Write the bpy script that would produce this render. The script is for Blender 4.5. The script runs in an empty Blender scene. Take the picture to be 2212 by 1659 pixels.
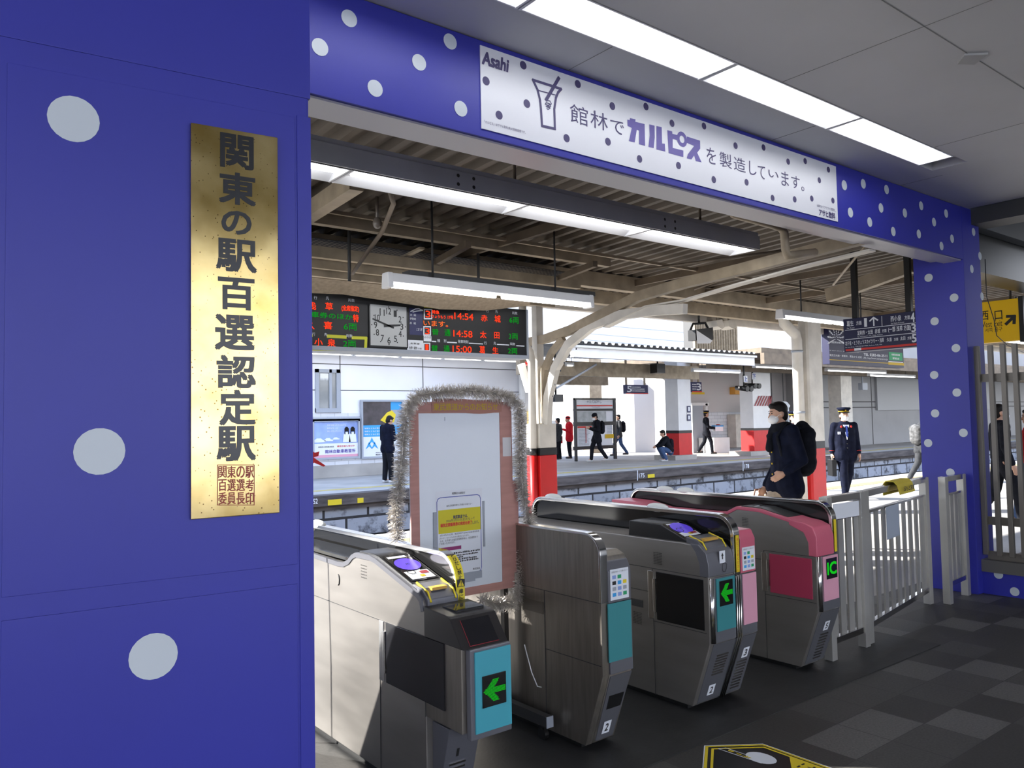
import bpy, bmesh, math, random
from mathutils import Vector, Matrix, Quaternion
V = Vector
random.seed(7)
SC = bpy.context.scene
COL = SC.collection

# ------------------------------------------------------------------ camera
W, H, F = 2212, 1659, 1723.1
CX, CY = 1106.0, 829.5
EYE = V((0, 0, 1.58))
yaw, pit, rol = math.radians(38.2418), math.radians(2.7097), math.radians(-1.0966)
FW = V((math.sin(yaw) * math.cos(pit), math.cos(yaw) * math.cos(pit), math.sin(pit)))
RT0 = V((math.cos(yaw), -math.sin(yaw), 0)); UP0 = RT0.cross(FW)
RT = RT0 * math.cos(rol) + UP0 * math.sin(rol)
UP = -RT0 * math.sin(rol) + UP0 * math.cos(rol)
cam_d = bpy.data.cameras.new('camera'); cam_d.lens = 36 * F / W; cam_d.sensor_width = 36
cam_d.clip_start = 0.05; cam_d.clip_end = 400
cam = bpy.data.objects.new('camera', cam_d); COL.objects.link(cam)
m = Matrix((RT, UP, -FW)).transposed().to_4x4(); m.translation = EYE
cam.matrix_world = m; SC.camera = cam

# ------------------------------------------------------------------ sky, sun, exposure
SC.view_settings.view_transform = 'Standard'; SC.view_settings.look = 'None'
SC.view_settings.gamma = 1.0; SC.view_settings.exposure = 0.0
SC.view_settings.use_curve_mapping = False
SC.cycles.max_bounces = 8; SC.cycles.diffuse_bounces = 4; SC.cycles.glossy_bounces = 4
SC.cycles.sample_clamp_indirect = 6.0; SC.cycles.caustics_reflective = False; SC.cycles.caustics_refractive = False
wd = bpy.data.worlds.new('sky'); SC.world = wd; wd.use_nodes = True
nt = wd.node_tree; nt.nodes.clear()
wo = nt.nodes.new('ShaderNodeOutputWorld'); bg = nt.nodes.new('ShaderNodeBackground')
tc = nt.nodes.new('ShaderNodeTexCoord'); sp = nt.nodes.new('ShaderNodeSeparateXYZ'); cr = nt.nodes.new('ShaderNodeValToRGB')
nt.links.new(tc.outputs['Generated'], sp.inputs[0]); nt.links.new(sp.outputs['Z'], cr.inputs[0])
cr.color_ramp.elements[0].color = (0.95, 0.97, 1.0, 1); cr.color_ramp.elements[0].position = 0.0
cr.color_ramp.elements[1].color = (0.42, 0.60, 1.0, 1); cr.color_ramp.elements[1].position = 0.75
nt.links.new(cr.outputs[0], bg.inputs['Color']); bg.inputs['Strength'].default_value = 2.6
nt.links.new(bg.outputs[0], wo.inputs[0])
SUN_DIR = V((0.62, -0.60, -0.454)).normalized()
sd = bpy.data.lights.new('sun', 'SUN'); sd.energy = 18; sd.angle = math.radians(0.6); sd.color = (1.0, 0.97, 0.92)
so = bpy.data.objects.new('sun', sd); COL.objects.link(so)
so.rotation_euler = SUN_DIR.to_track_quat('-Z', 'Y').to_euler(); so.location = (-26, 27, 25)
TUBE = 12.0            # strength of the fluorescent tubes

# ------------------------------------------------------------------ picture rays -> points on known planes
def ray(x, y): return FW + RT * ((x - CX) / F) - UP * ((y - CY) / F)
def PX(x, y, X): d = ray(x, y); return EYE + d * (X / d.x)
def PY(x, y, Y): d = ray(x, y); return EYE + d * (Y / d.y)
def PZ(x, y, z): d = ray(x, y); return EYE + d * ((z - EYE.z) / d.z)

# ------------------------------------------------------------------ materials
def srgb(r, g, b):
    f = lambda c: (c / 255 / 12.92) if c / 255 <= 0.04045 else ((c / 255 + 0.055) / 1.055) ** 2.4
    return (f(r), f(g), f(b), 1)
def mat(name, col, rough=0.5, metal=0.0, noise=None, bump=None, spec=0.5, emit=0.0, stretch=None, trans=0.0, coat=0.0):
    mt = bpy.data.materials.new(name); mt.use_nodes = True
    n = mt.node_tree.nodes; l = mt.node_tree.links
    b = n['Principled BSDF']
    c = col if len(col) == 4 else (*col, 1)
    b.inputs['Base Color'].default_value = c; b.inputs['Roughness'].default_value = rough
    b.inputs['Metallic'].default_value = metal; b.inputs['Specular IOR Level'].default_value = spec
    if coat: b.inputs['Coat Weight'].default_value = coat; b.inputs['Coat Roughness'].default_value = 0.08
    if emit:
        b.inputs['Emission Color'].default_value = c; b.inputs['Emission Strength'].default_value = emit
    if trans: b.inputs['Transmission Weight'].default_value = trans
    if noise or bump:
        t = n.new('ShaderNodeTexCoord'); mp = n.new('ShaderNodeMapping')
        l.new(t.outputs['Object'], mp.inputs[0])
        if stretch: mp.inputs['Scale'].default_value = stretch
    if noise:
        s, a = noise[:2]
        nz = n.new('ShaderNodeTexNoise'); nz.inputs['Scale'].default_value = s; nz.inputs['Detail'].default_value = 6
        l.new(mp.outputs[0], nz.inputs[0])
        rp = n.new('ShaderNodeValToRGB')
        rp.color_ramp.elements[0].color = tuple(x * (1 - a) for x in c[:3]) + (1,); rp.color_ramp.elements[0].position = 0.3
        c2 = noise[2] if len(noise) > 2 else tuple(min(1, x * (1 + a)) for x in c[:3]) + (1,)
        rp.color_ramp.elements[1].color = c2; rp.color_ramp.elements[1].position = 0.72
        l.new(nz.outputs[0], rp.inputs[0]); l.new(rp.outputs[0], b.inputs['Base Color'])
        if metal > 0.5:
            mr = n.new('ShaderNodeMapRange'); mr.inputs[3].default_value = max(0.03, rough - 0.08); mr.inputs[4].default_value = rough + 0.1
            l.new(nz.outputs[0], mr.inputs[0]); l.new(mr.outputs[0], b.inputs['Roughness'])
    if bump:
        s, a = bump
        nz2 = n.new('ShaderNodeTexNoise'); nz2.inputs['Scale'].default_value = s; nz2.inputs['Detail'].default_value = 4
        l.new(mp.outputs[0], nz2.inputs[0])
        bp = n.new('ShaderNodeBump'); bp.inputs['Strength'].default_value = a; bp.inputs['Distance'].default_value = 0.01
        l.new(nz2.outputs[0], bp.inputs['Height']); l.new(bp.outputs[0], b.inputs['Normal'])
    return mt
def emis(name, col, st):
    mt = bpy.data.materials.new(name); mt.use_nodes = True; n = mt.node_tree.nodes; n.clear()
    o = n.new('ShaderNodeOutputMaterial'); e = n.new('ShaderNodeEmission'); e.inputs[0].default_value = (*col[:3], 1); e.inputs[1].default_value = st
    mt.node_tree.links.new(e.outputs[0], o.inputs[0]); return mt
def brickmat(name, c1, c2, mortar, sx, sz, stain=None, axes='xz', msize=0.02, rough=0.7, offset=0.5, nscale=1.2, bias=0.0):
    """masonry, tile or grid panels mapped on world position"""
    mt = bpy.data.materials.new(name); mt.use_nodes = True; n = mt.node_tree.nodes; l = mt.node_tree.links; b = n['Principled BSDF']
    g = n.new('ShaderNodeNewGeometry'); s = n.new('ShaderNodeSeparateXYZ'); cb = n.new('ShaderNodeCombineXYZ')
    l.new(g.outputs['Position'], s.inputs[0])
    ix = {'x': 0, 'y': 1, 'z': 2}
    l.new(s.outputs[ix[axes[0]]], cb.inputs[0]); l.new(s.outputs[ix[axes[1]]], cb.inputs[1])
    br = n.new('ShaderNodeTexBrick'); l.new(cb.outputs[0], br.inputs[0]); br.offset = offset
    br.inputs['Scale'].default_value = 1.0; br.inputs['Brick Width'].default_value = sx; br.inputs['Row Height'].default_value = sz
    br.inputs['Mortar Size'].default_value = msize; br.inputs['Mortar Smooth'].default_value = 0.1; br.inputs['Bias'].default_value = bias
    br.inputs['Color1'].default_value = c1; br.inputs['Color2'].default_value = c2; br.inputs['Mortar'].default_value = mortar
    out = br.outputs[0]
    if stain:
        nz = n.new('ShaderNodeTexNoise'); nz.inputs['Scale'].default_value = nscale; nz.inputs['Detail'].default_value = 9; nz.inputs['Roughness'].default_value = 0.7
        l.new(g.outputs['Position'], nz.inputs[0])
        rp = n.new('ShaderNodeValToRGB'); rp.color_ramp.elements[0].position = 0.50; rp.color_ramp.elements[1].position = 0.62
        l.new(nz.outputs[0], rp.inputs[0])
        mx = n.new('ShaderNodeMix'); mx.data_type = 'RGBA'
        l.new(rp.outputs[0], mx.inputs[0]); l.new(out, mx.inputs[6]); mx.inputs[7].default_value = stain; out = mx.outputs[2]
    l.new(out, b.inputs['Base Color']); b.inputs['Roughness'].default_value = rough
    return mt
def tilemat(name, tx, ty, lo, hi, grout, ox=0.0, oy=0.0):
    mt = bpy.data.materials.new(name); mt.use_nodes = True; n = mt.node_tree.nodes; l = mt.node_tree.links; b = n['Principled BSDF']
    g = n.new('ShaderNodeNewGeometry'); s = n.new('ShaderNodeSeparateXYZ'); l.new(g.outputs['Position'], s.inputs[0])
    def mth(op, a, v=None, w=None):
        q = n.new('ShaderNodeMath'); q.operation = op
        for i, u in enumerate((a, v)):
            if u is None: continue
            if isinstance(u, (int, float)): q.inputs[i].default_value = u
            else: l.new(u, q.inputs[i])
        return q.outputs[0]
    fx = mth('DIVIDE', mth('SUBTRACT', s.outputs[0], ox), tx); fy = mth('DIVIDE', mth('SUBTRACT', s.outputs[1], oy), ty)
    cb = n.new('ShaderNodeCombineXYZ'); l.new(mth('FLOOR', fx), cb.inputs[0]); l.new(mth('FLOOR', fy), cb.inputs[1])
    wn = n.new('ShaderNodeTexWhiteNoise'); wn.noise_dimensions = '2D'; l.new(cb.outputs[0], wn.inputs['Vector'])
    rp = n.new('ShaderNodeValToRGB'); rp.color_ramp.interpolation = 'CONSTANT'
    e = rp.color_ramp.elements; e[0].position = 0; e[0].color = lo; e[1].position = 0.72; e[1].color = hi
    mid = e.new(0.42); mid.color = tuple((a * 0.7 + c * 0.3) for a, c in zip(lo, hi))
    l.new(wn.outputs['Value'], rp.inputs[0])
    nz = n.new('ShaderNodeTexNoise'); nz.inputs['Scale'].default_value = 90; nz.inputs['Detail'].default_value = 4; l.new(g.outputs['Position'], nz.inputs[0])
    mr = n.new('ShaderNodeMapRange'); mr.inputs[1].default_value = 0.3; mr.inputs[2].default_value = 0.7; mr.inputs[3].default_value = 0.72; mr.inputs[4].default_value = 1.25; l.new(nz.outputs[0], mr.inputs[0])
    mx = n.new('ShaderNodeMix'); mx.data_type = 'RGBA'; mx.blend_type = 'MULTIPLY'; mx.inputs[0].default_value = 1; l.new(rp.outputs[0], mx.inputs[6]); l.new(mr.outputs[0], mx.inputs[7])
    ex = mth('ABSOLUTE', mth('SUBTRACT', mth('FRACT', fx), 0.5)); ey = mth('ABSOLUTE', mth('SUBTRACT', mth('FRACT', fy), 0.5))
    gr = mth('GREATER_THAN', mth('MAXIMUM', ex, ey), 0.492)
    m2 = n.new('ShaderNodeMix'); m2.data_type = 'RGBA'; l.new(gr, m2.inputs[0]); l.new(mx.outputs[2], m2.inputs[6]); m2.inputs[7].default_value = grout
    l.new(m2.outputs[2], b.inputs['Base Color']); b.inputs['Roughness'].default_value = 0.55
    return mt

G = lambda v: (v, v, v, 1)
M = dict(
    blue=mat('blue_vinyl', (0.024, 0.028, 0.32), 0.42, noise=(2.5, 0.05), bump=(3, 0.03)),
    dot=mat('white_vinyl', (0.54, 0.59, 0.64), 0.4),
    ceil=mat('ceiling_board', (0.60, 0.60, 0.62), 0.6, noise=(1.5, 0.04)),
    joint=mat('ceiling_joint', G(0.22), 0.8),
    white=mat('white_paint', G(0.82), 0.45, noise=(3, 0.04)),
    whited=mat('off_white_paint', (0.66, 0.62, 0.55), 0.5, noise=(4, 0.14)),
    cream=mat('cream_steel', (0.36, 0.29, 0.20), 0.55, noise=(5, 0.25)),
    tan=mat('aged_tan_paint', (0.16, 0.12, 0.08), 0.65, noise=(3, 0.3)),
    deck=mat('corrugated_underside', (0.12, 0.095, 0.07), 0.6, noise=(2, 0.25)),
    greybeam=mat('slate_grey_paint', (0.42, 0.43, 0.46), 0.5, noise=(3, 0.08)),
    darkgrey=mat('dark_grey', G(0.045), 0.5),
    black=mat('black_plastic', G(0.011), 0.35),
    blackg=mat('black_acrylic', G(0.012), 0.12),
    smoke=mat('smoked_panel', (0.012, 0.012, 0.014), 0.08),
    steel=mat('brushed_steel', (0.29, 0.272, 0.25), 0.42, 0.75, noise=(2.5, 0.08), stretch=(1, 1, 6)),
    steelv=mat('brushed_steel_upright', (0.26, 0.235, 0.205), 0.40, 0.82, noise=(7, 0.14), stretch=(8, 8, 0.6)),
    fencesteel=mat('fence_steel', (0.50, 0.49, 0.46), 0.36, 0.6, noise=(3, 0.1)),
    chrome=mat('polished_steel', (0.66, 0.65, 0.63), 0.14, 1.0),
    hood=mat('grey_metallic_plastic', (0.15, 0.152, 0.17), 0.38, 0.35),
    teal=mat('teal_panel', (0.04, 0.24, 0.26), 0.4),
    pink=mat('pink_plastic', (0.60, 0.125, 0.19), 0.35),
    palepink=mat('pale_pink_panel', (0.74, 0.36, 0.46), 0.4),
    rose=mat('rose_panel', (0.40, 0.045, 0.095), 0.3),
    purple=mat('purple_reader', (0.10, 0.055, 0.60), 0.3, emit=0.35),
    yellow=mat('yellow_plastic', (0.80, 0.62, 0.02), 0.45),
    paper=mat('white_paper', (0.80, 0.83, 0.88), 0.6),
    red=mat('red_paint', (0.62, 0.012, 0.012), 0.4, noise=(4, 0.08)),
    maroon=mat('dark_red', (0.30, 0.02, 0.03), 0.5),
    navy=mat('navy_print', (0.012, 0.015, 0.09), 0.4),
    ink=mat('violet_ink', (0.055, 0.045, 0.14), 0.5),
    violet=mat('violet_print', (0.10, 0.075, 0.33), 0.45),
    print=mat('black_print', G(0.012), 0.5),
    redprint=mat('red_print', (0.65, 0.03, 0.02), 0.5),
    bluep=mat('blue_print', (0.03, 0.07, 0.38), 0.5),
    sky=mat('sky_blue_print', (0.04, 0.36, 0.78), 0.5),
    lsky=mat('pale_blue_print', (0.30, 0.42, 0.80), 0.5, noise=(2, 0.25)),
    greenp=mat('green_print', (0.02, 0.33, 0.13), 0.5),
    greyp=mat('grey_print', (0.36, 0.39, 0.44), 0.5),
    bluegrey=mat('pale_blue_cladding', (0.24, 0.30, 0.42), 0.5),
    led_r=emis('red_led', (1.0, 0.05, 0.015), 1.3),
    led_g=emis('green_led', (0.01, 0.62, 0.02), 0.85),
    led_gd=emis('dim_green_led', (0.005, 0.36, 0.02), 0.8),
    led_o=emis('orange_led', (1.0, 0.16, 0.03), 1.2),
    tube=emis('fluorescent_tube', (0.97, 0.98, 1.0), TUBE),
    tubef=emis('distant_tube', (0.97, 0.98, 1.0), 6.0),
    refl=mat('fixture_reflector', (0.80, 0.80, 0.82), 0.35),
    rubber=mat('dark_rubber_floor', G(0.020), 0.55, noise=(9, 0.25), bump=(60, 0.1)),
    cork=mat('salmon_cork_border', (0.50, 0.255, 0.215), 0.7, noise=(6, 0.10), stretch=(1, 1, 8)),
    board=mat('whiteboard_surface', (0.80, 0.85, 0.90), 0.35, noise=(1.2, 0.04)),
    tinsel=mat('silver_tinsel', (0.72, 0.67, 0.60), 0.3, 0.5),
    skin=mat('skin', (0.55, 0.32, 0.22), 0.5, noise=(8, 0.06)),
    hair=mat('dark_hair', (0.010, 0.008, 0.007), 0.55, noise=(60, 0.4), spec=0.2),
    cloth_k=mat('black_cloth', (0.012, 0.013, 0.018), 0.85, noise=(14, 0.3), bump=(40, 0.25), spec=0.08),
    cloth_n=mat('navy_cloth', (0.007, 0.009, 0.021), 0.8, noise=(14, 0.3), bump=(40, 0.25), spec=0.08),
    cloth_g=mat('grey_cloth', (0.05, 0.052, 0.056), 0.85, noise=(14, 0.25), bump=(40, 0.25), spec=0.08),
    cloth_b=mat('beige_cloth', (0.42, 0.34, 0.26), 0.85, noise=(14, 0.15), bump=(40, 0.25), spec=0.08),
    cloth_r=mat('red_cloth', (0.66, 0.02, 0.03), 0.8, noise=(14, 0.15), bump=(40, 0.2), spec=0.08),
    denim=mat('denim', (0.06, 0.10, 0.20), 0.85, noise=(20, 0.2), spec=0.08),
    mask=mat('white_mask', G(0.85), 0.7),
    shoe=mat('shoe_leather', G(0.02), 0.4),
    shoew=mat('white_shoe', G(0.55), 0.5),
    leather=mat('brown_leather', (0.16, 0.075, 0.045), 0.5),
    brass=None,
    concrete=mat('platform_concrete', (0.42, 0.40, 0.37), 0.8, noise=(1.1, 0.18)),
    asphalt=mat('platform_asphalt', (0.20, 0.20, 0.205), 0.85, noise=(2.5, 0.2)),
    tactile=mat('tactile_yellow', (0.50, 0.40, 0.14), 0.7, noise=(5, 0.2)),
    coping=mat('weathered_coping', (0.10, 0.085, 0.08), 0.8, noise=(1.8, 0.5), stretch=(1, 1, 6)),
    ballast=mat('ballast', (0.07, 0.06, 0.055), 0.9, noise=(25, 0.6)),
    rust=mat('rusty_rail', (0.12, 0.07, 0.045), 0.6, 0.5, noise=(5, 0.3)),
    net=mat('beige_bird_net', (0.34, 0.27, 0.19), 0.9, noise=(30, 0.2)),
    signyellow=mat('sign_yellow', (0.62, 0.40, 0.0), 0.5),
    clear=mat('pale_window_glass', (0.30, 0.31, 0.30), 0.1, noise=(1, 0.2)),
    facade=mat('white_facade', (0.80, 0.83, 0.90), 0.6),
    greywall=mat('grey_cladding', (0.36, 0.36, 0.365), 0.55, noise=(0.7, 0.1)),
)
def brass():
    mt = bpy.data.materials.new('tarnished_brass'); mt.use_nodes = True; n = mt.node_tree.nodes; l = mt.node_tree.links; b = n['Principled BSDF']
    t = n.new('ShaderNodeTexCoord')
    n1 = n.new('ShaderNodeTexNoise'); n1.inputs['Scale'].default_value = 14; n1.inputs['Detail'].default_value = 8; l.new(t.outputs['Object'], n1.inputs[0])
    r1 = n.new('ShaderNodeValToRGB'); r1.color_ramp.elements[0].color = (0.48, 0.33, 0.10, 1); r1.color_ramp.elements[0].position = 0.3
    r1.color_ramp.elements[1].color = (0.74, 0.58, 0.28, 1); r1.color_ramp.elements[1].position = 0.75; l.new(n1.outputs[0], r1.inputs[0])
    n2 = n.new('ShaderNodeTexVoronoi'); n2.inputs['Scale'].default_value = 150; l.new(t.outputs['Object'], n2.inputs[0])
    n3 = n.new('ShaderNodeTexNoise'); n3.inputs['Scale'].default_value = 9; l.new(t.outputs['Object'], n3.inputs[0])
    ad = n.new('ShaderNodeMath'); ad.operation = 'MULTIPLY'; l.new(n3.outputs[0], ad.inputs[0]); ad.inputs[1].default_value = 0.30
    lt = n.new('ShaderNodeMath'); lt.operation = 'SUBTRACT'; l.new(ad.outputs[0], lt.inputs[0]); l.new(n2.outputs['Distance'], lt.inputs[1])
    pr = n.new('ShaderNodeValToRGB'); pr.color_ramp.elements[0].position = 0.0; pr.color_ramp.elements[1].position = 0.05; l.new(lt.outputs[0], pr.inputs[0])
    mx = n.new('ShaderNodeMix'); mx.data_type = 'RGBA'; l.new(pr.outputs[0], mx.inputs[0]); l.new(r1.outputs[0], mx.inputs[6]); mx.inputs[7].default_value = (0.14, 0.085, 0.03, 1)
    l.new(mx.outputs[2], b.inputs['Base Color']); b.inputs['Metallic'].default_value = 1.0
    mr = n.new('ShaderNodeMapRange'); mr.inputs[3].default_value = 0.06; mr.inputs[4].default_value = 0.24; l.new(n1.outputs[0], mr.inputs[0]); l.new(mr.outputs[0], b.inputs['Roughness'])
    bp = n.new('ShaderNodeBump'); bp.inputs['Strength'].default_value = 0.06; bp.inputs['Distance'].default_value = 0.01; l.new(n3.outputs[0], bp.inputs['Height']); l.new(bp.outputs[0], b.inputs['Normal'])
    return mt
M['brass'] = brass()
M['floor'] = tilemat('stone_floor_tiles', 0.335, 0.285, (0.038, 0.036, 0.033, 1), (0.105, 0.102, 0.095, 1), G(0.026), 3.53, 1.98)
M['stone'] = brickmat('whitewashed_stone_blocks', (0.46, 0.48, 0.53, 1), (0.36, 0.38, 0.42, 1), (0.04, 0.038, 0.038, 1), 1.05, 0.42, stain=(0.075, 0.075, 0.08, 1), msize=0.03, rough=0.9, nscale=1.7)
M['tilewall'] = brickmat('white_brick_tile', (0.72, 0.74, 0.78, 1), (0.66, 0.68, 0.73, 1), (0.42, 0.44, 0.48, 1), 0.42, 0.14, msize=0.008, rough=0.4)
M['panelwall'] = mat('white_panel_cladding', (0.86, 0.87, 0.92), 0.5, noise=(0.8, 0.03))

# ------------------------------------------------------------------ mesh building
def mset(o, label=None, cat=None, group=None, kind=None):
    if label: o['label'] = label
    if cat: o['category'] = cat
    if group: o['group'] = group
    if kind: o['kind'] = kind
    return o
def empty(name, loc=(0, 0, 0), rz=0.0, **k):
    o = bpy.data.objects.new(name, None); COL.objects.link(o); o.location = loc; o.rotation_euler = (0, 0, rz); o.empty_display_size = 0.1
    return mset(o, **k)
class MB:
    def __init__(s): s.v, s.f, s.m, s.sm = [], [], [], []
    def add(s, vs, fs, mi=0, smooth=False):
        b = len(s.v); s.v += [V(p) for p in vs]
        for f in fs: s.f.append([i + b for i in f]); s.m.append(mi); s.sm.append(smooth)
        return s
    def hexa(s, p, mi=0):   # 8 points: bottom ring, top ring
        return s.add(p, [(3, 2, 1, 0), (4, 5, 6, 7), (0, 1, 5, 4), (1, 2, 6, 5), (2, 3, 7, 6), (3, 0, 4, 7)], mi)
    def box(s, x0, x1, y0, y1, z0, z1, mi=0):
        return s.hexa([(x0, y0, z0), (x1, y0, z0), (x1, y1, z0), (x0, y1, z0), (x0, y0, z1), (x1, y0, z1), (x1, y1, z1), (x0, y1, z1)], mi)
    def prism(s, pts, vec, mi=0):
        pts = [V(p) for p in pts]; vec = V(vec); n = len(pts)
        fs = [tuple(range(n))[::-1], tuple(range(n, 2 * n))] + [(i, (i + 1) % n, (i + 1) % n + n, i + n) for i in range(n)]
        return s.add(pts + [p + vec for p in pts], fs, mi)
    def px(s, prof, x0, x1, mi=0):     # profile in (y, z) pushed along x
        return s.prism([(x0, y, z) for y, z in prof], (x1 - x0, 0, 0), mi)
    def quad(s, a, b, c, d, mi=0): return s.add([a, b, c, d], [(0, 1, 2, 3)], mi)
    def tube(s, pts, r, n=8, mi=0, cap=True):
        pts = [V(p) for p in pts]; rs = r if isinstance(r, (list, tuple)) else [r] * len(pts)
        vs, fs = [], []; prev = None
        for i, p in enumerate(pts):
            t = (pts[min(i + 1, len(pts) - 1)] - pts[max(i - 1, 0)]).normalized()
            if prev is None:
                a = t.orthogonal().normalized()
            else:
                a = (prev - t * prev.dot(t)); a = a.normalized() if a.length > 1e-6 else t.orthogonal().normalized()
            prev = a; bq = t.cross(a)
            for k in range(n):
                an = 2 * math.pi * k / n; vs.append(p + (a * math.cos(an) + bq * math.sin(an)) * rs[i])
        for i in range(len(pts) - 1):
            for k in range(n): fs.append((i * n + k, i * n + (k + 1) % n, (i + 1) * n + (k + 1) % n, (i + 1) * n + k))
        s.add(vs, fs, mi, True)
        if cap:
            b = len(s.v) - len(vs); s.f.append([b + k for k in range(n)][::-1]); s.m.append(mi); s.sm.append(False)
            e = len(s.v) - n; s.f.append([e + k for k in range(n)]); s.m.append(mi); s.sm.append(False)
        return s
    def bar(s, a, b, w, h, mi=0, up=(0, 0, 1)):   # rectangular bar from a to b
        a, b = V(a), V(b); t = (b - a).normalized(); u = V(up); sd = t.cross(u).normalized(); u = sd.cross(t)
        o = [sd * -w / 2 + u * -h / 2, sd * w / 2 + u * -h / 2, sd * w / 2 + u * h / 2, sd * -w / 2 + u * h / 2]
        return s.hexa([a + o[0], a + o[1], a + o[2], a + o[3], b + o[0], b + o[1], b + o[2], b + o[3]], mi)
    def polybar(s, pts, w, h, mi=0, side=(1, 0, 0)):   # strip of rectangular section along a planar path; side = width direction
        pts = [V(p) for p in pts]; sd = V(side).normalized(); vs, fs = [], []
        for i, p in enumerate(pts):
            t = (pts[min(i + 1, len(pts) - 1)] - pts[max(i - 1, 0)]).normalized(); nn = t.cross(sd).normalized()
            vs += [p, p + sd * w, p + sd * w - nn * h, p - nn * h]
        for i in range(len(pts) - 1):
            for k in range(4): fs.append((i * 4 + k, i * 4 + (k + 1) % 4, (i + 1) * 4 + (k + 1) % 4, (i + 1) * 4 + k))
        fs += [(3, 2, 1, 0), tuple(len(vs) - 4 + k for k in range(4))]
        return s.add(vs, fs, mi)
    def ell(s, c, r, n=12, mi=0, rot=None):
        c = V(c); vs, fs = [], []; m_ = max(4, n // 2 + 1)
        for i in range(1, m_):
            th = math.pi * i / m_
            for k in range(n):
                ph = 2 * math.pi * k / n; d = V((math.sin(th) * math.cos(ph) * r[0], math.sin(th) * math.sin(ph) * r[1], math.cos(th) * r[2]))
                vs.append(c + (rot @ d if rot else d))
        t = V((0, 0, r[2])); vs += [c + (rot @ t if rot else t), c - (rot @ t if rot else t)]
        for i in range(m_ - 2):
            for k in range(n): fs.append((i * n + k, (i + 1) * n + k, (i + 1) * n + (k + 1) % n, i * n + (k + 1) % n))
        T, B = len(vs) - 2, len(vs) - 1
        for k in range(n):
            fs.append((T, k, (k + 1) % n)); fs.append((B, (m_ - 2) * n + (k + 1) % n, (m_ - 2) * n + k))
        return s.add(vs, fs, mi, True)
    def cap(s, a, b, ra, rb=None, n=10):      # tapered capsule
        a, b = V(a), V(b); rb = ra if rb is None else rb; t = b - a; L = t.length or 1e-4; t = t / L
        pts, rs = [], []
        for k in (0.02, 0.35, 0.7): pts.append(a - t * ra * math.cos(k * math.pi / 2)); rs.append(ra * math.sin(k * math.pi / 2))
        pts.append(a); rs.append(ra); pts.append(b); rs.append(rb)
        for k in (0.7, 0.35, 0.02): pts.append(b + t * rb * math.cos(k * math.pi / 2)); rs.append(rb * math.sin(k * math.pi / 2))
        return s.tube(pts, rs, n)
    def disc(s, c, u, v, r, n=24, mi=0, th=None):
        c, u, v = V(c), V(u), V(v); ring = [c + u * r * math.cos(2 * math.pi * k / n) + v * r * math.sin(2 * math.pi * k / n) for k in range(n)]
        if th: return s.prism(ring, u.cross(v).normalized() * th, mi)
        return s.add(ring, [tuple(range(n))], mi)
    def build(s, name, mats, parent=None, bev=0, seg=2, smooth=None, **k):
        me = bpy.data.meshes.new(name); me.from_pydata([tuple(p) for p in s.v], [], s.f)
        ml = mats if isinstance(mats, (list, tuple)) else [mats]
        for q in ml: me.materials.append(M[q] if isinstance(q, str) else q)
        for p, mi, sm in zip(me.polygons, s.m, s.sm): p.material_index = mi; p.use_smooth = sm
        bm = bmesh.new(); bm.from_mesh(me)
        bmesh.ops.recalc_face_normals(bm, faces=bm.faces)
        if bev:
            ed = [e for e in bm.edges if len(e.link_faces) == 2 and e.calc_face_angle(0) > 0.45]
            bmesh.ops.bevel(bm, geom=ed, offset=bev, segments=seg, affect='EDGES', profile=0.5, clamp_overlap=True)
        bm.to_mesh(me); bm.free()
        if smooth or bev:
            for p in me.polygons: p.use_smooth = True
            me.set_sharp_from_angle(angle=math.radians(40))
        o = bpy.data.objects.new(name, me); COL.objects.link(o)
        if bev:
            wn = o.modifiers.new('normals', 'WEIGHTED_NORMAL'); wn.keep_sharp = True; wn.weight = 80
        if parent is not None:
            o.parent = parent; o.matrix_parent_inverse = Matrix.Translation(-V(parent.location)) if parent.rotation_euler.z == 0 else Matrix()
        return mset(o, **k)
def struct(mb, name, mats, **k):
    k.setdefault('kind', 'structure'); return mb.build(name, mats, **k)
def thing(mb, name, mats, label, cat, group=None, **k):
    return mb.build(name, mats, label=label, cat=cat, group=group, **k)
def kids(o): return [c for c in COL.objects if c.parent is o]
def copy_tree(o, d, label=None, parent=None):
    c = o.copy(); COL.objects.link(c)
    if parent is None: c.location = V(o.location) + V(d)
    else: c.parent = parent
    if label: c['label'] = label
    for ch in kids(o): copy_tree(ch, d, None, c)
    return c

# ------------------------------------------------------------------ lettering
_tc = {}
def glyphs(body, bold=0.0, shear=0.0):
    k = (body, bold, shear)
    if k not in _tc:
        cu = bpy.data.curves.new('lettering', 'FONT'); cu.body = body; cu.offset = bold; cu.shear = shear; cu.resolution_u = 3
        ob = bpy.data.objects.new('lettering', cu); COL.objects.link(ob)
        dg = bpy.context.evaluated_depsgraph_get(); me = bpy.data.meshes.new_from_object(ob.evaluated_get(dg))
        vs = [(p.co.x, p.co.y) for p in me.vertices]; fs = [tuple(p.vertices) for p in me.polygons]
        bpy.data.objects.remove(ob); bpy.data.curves.remove(cu); bpy.data.meshes.remove(me)
        x0 = min(v[0] for v in vs); x1 = max(v[0] for v in vs); y0 = min(v[1] for v in vs); y1 = max(v[1] for v in vs)
        _tc[k] = ([((a - x0) / max(1e-6, x1 - x0), (b - y0) / max(1e-6, y1 - y0)) for a, b in vs], fs)
    return _tc[k]
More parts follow.
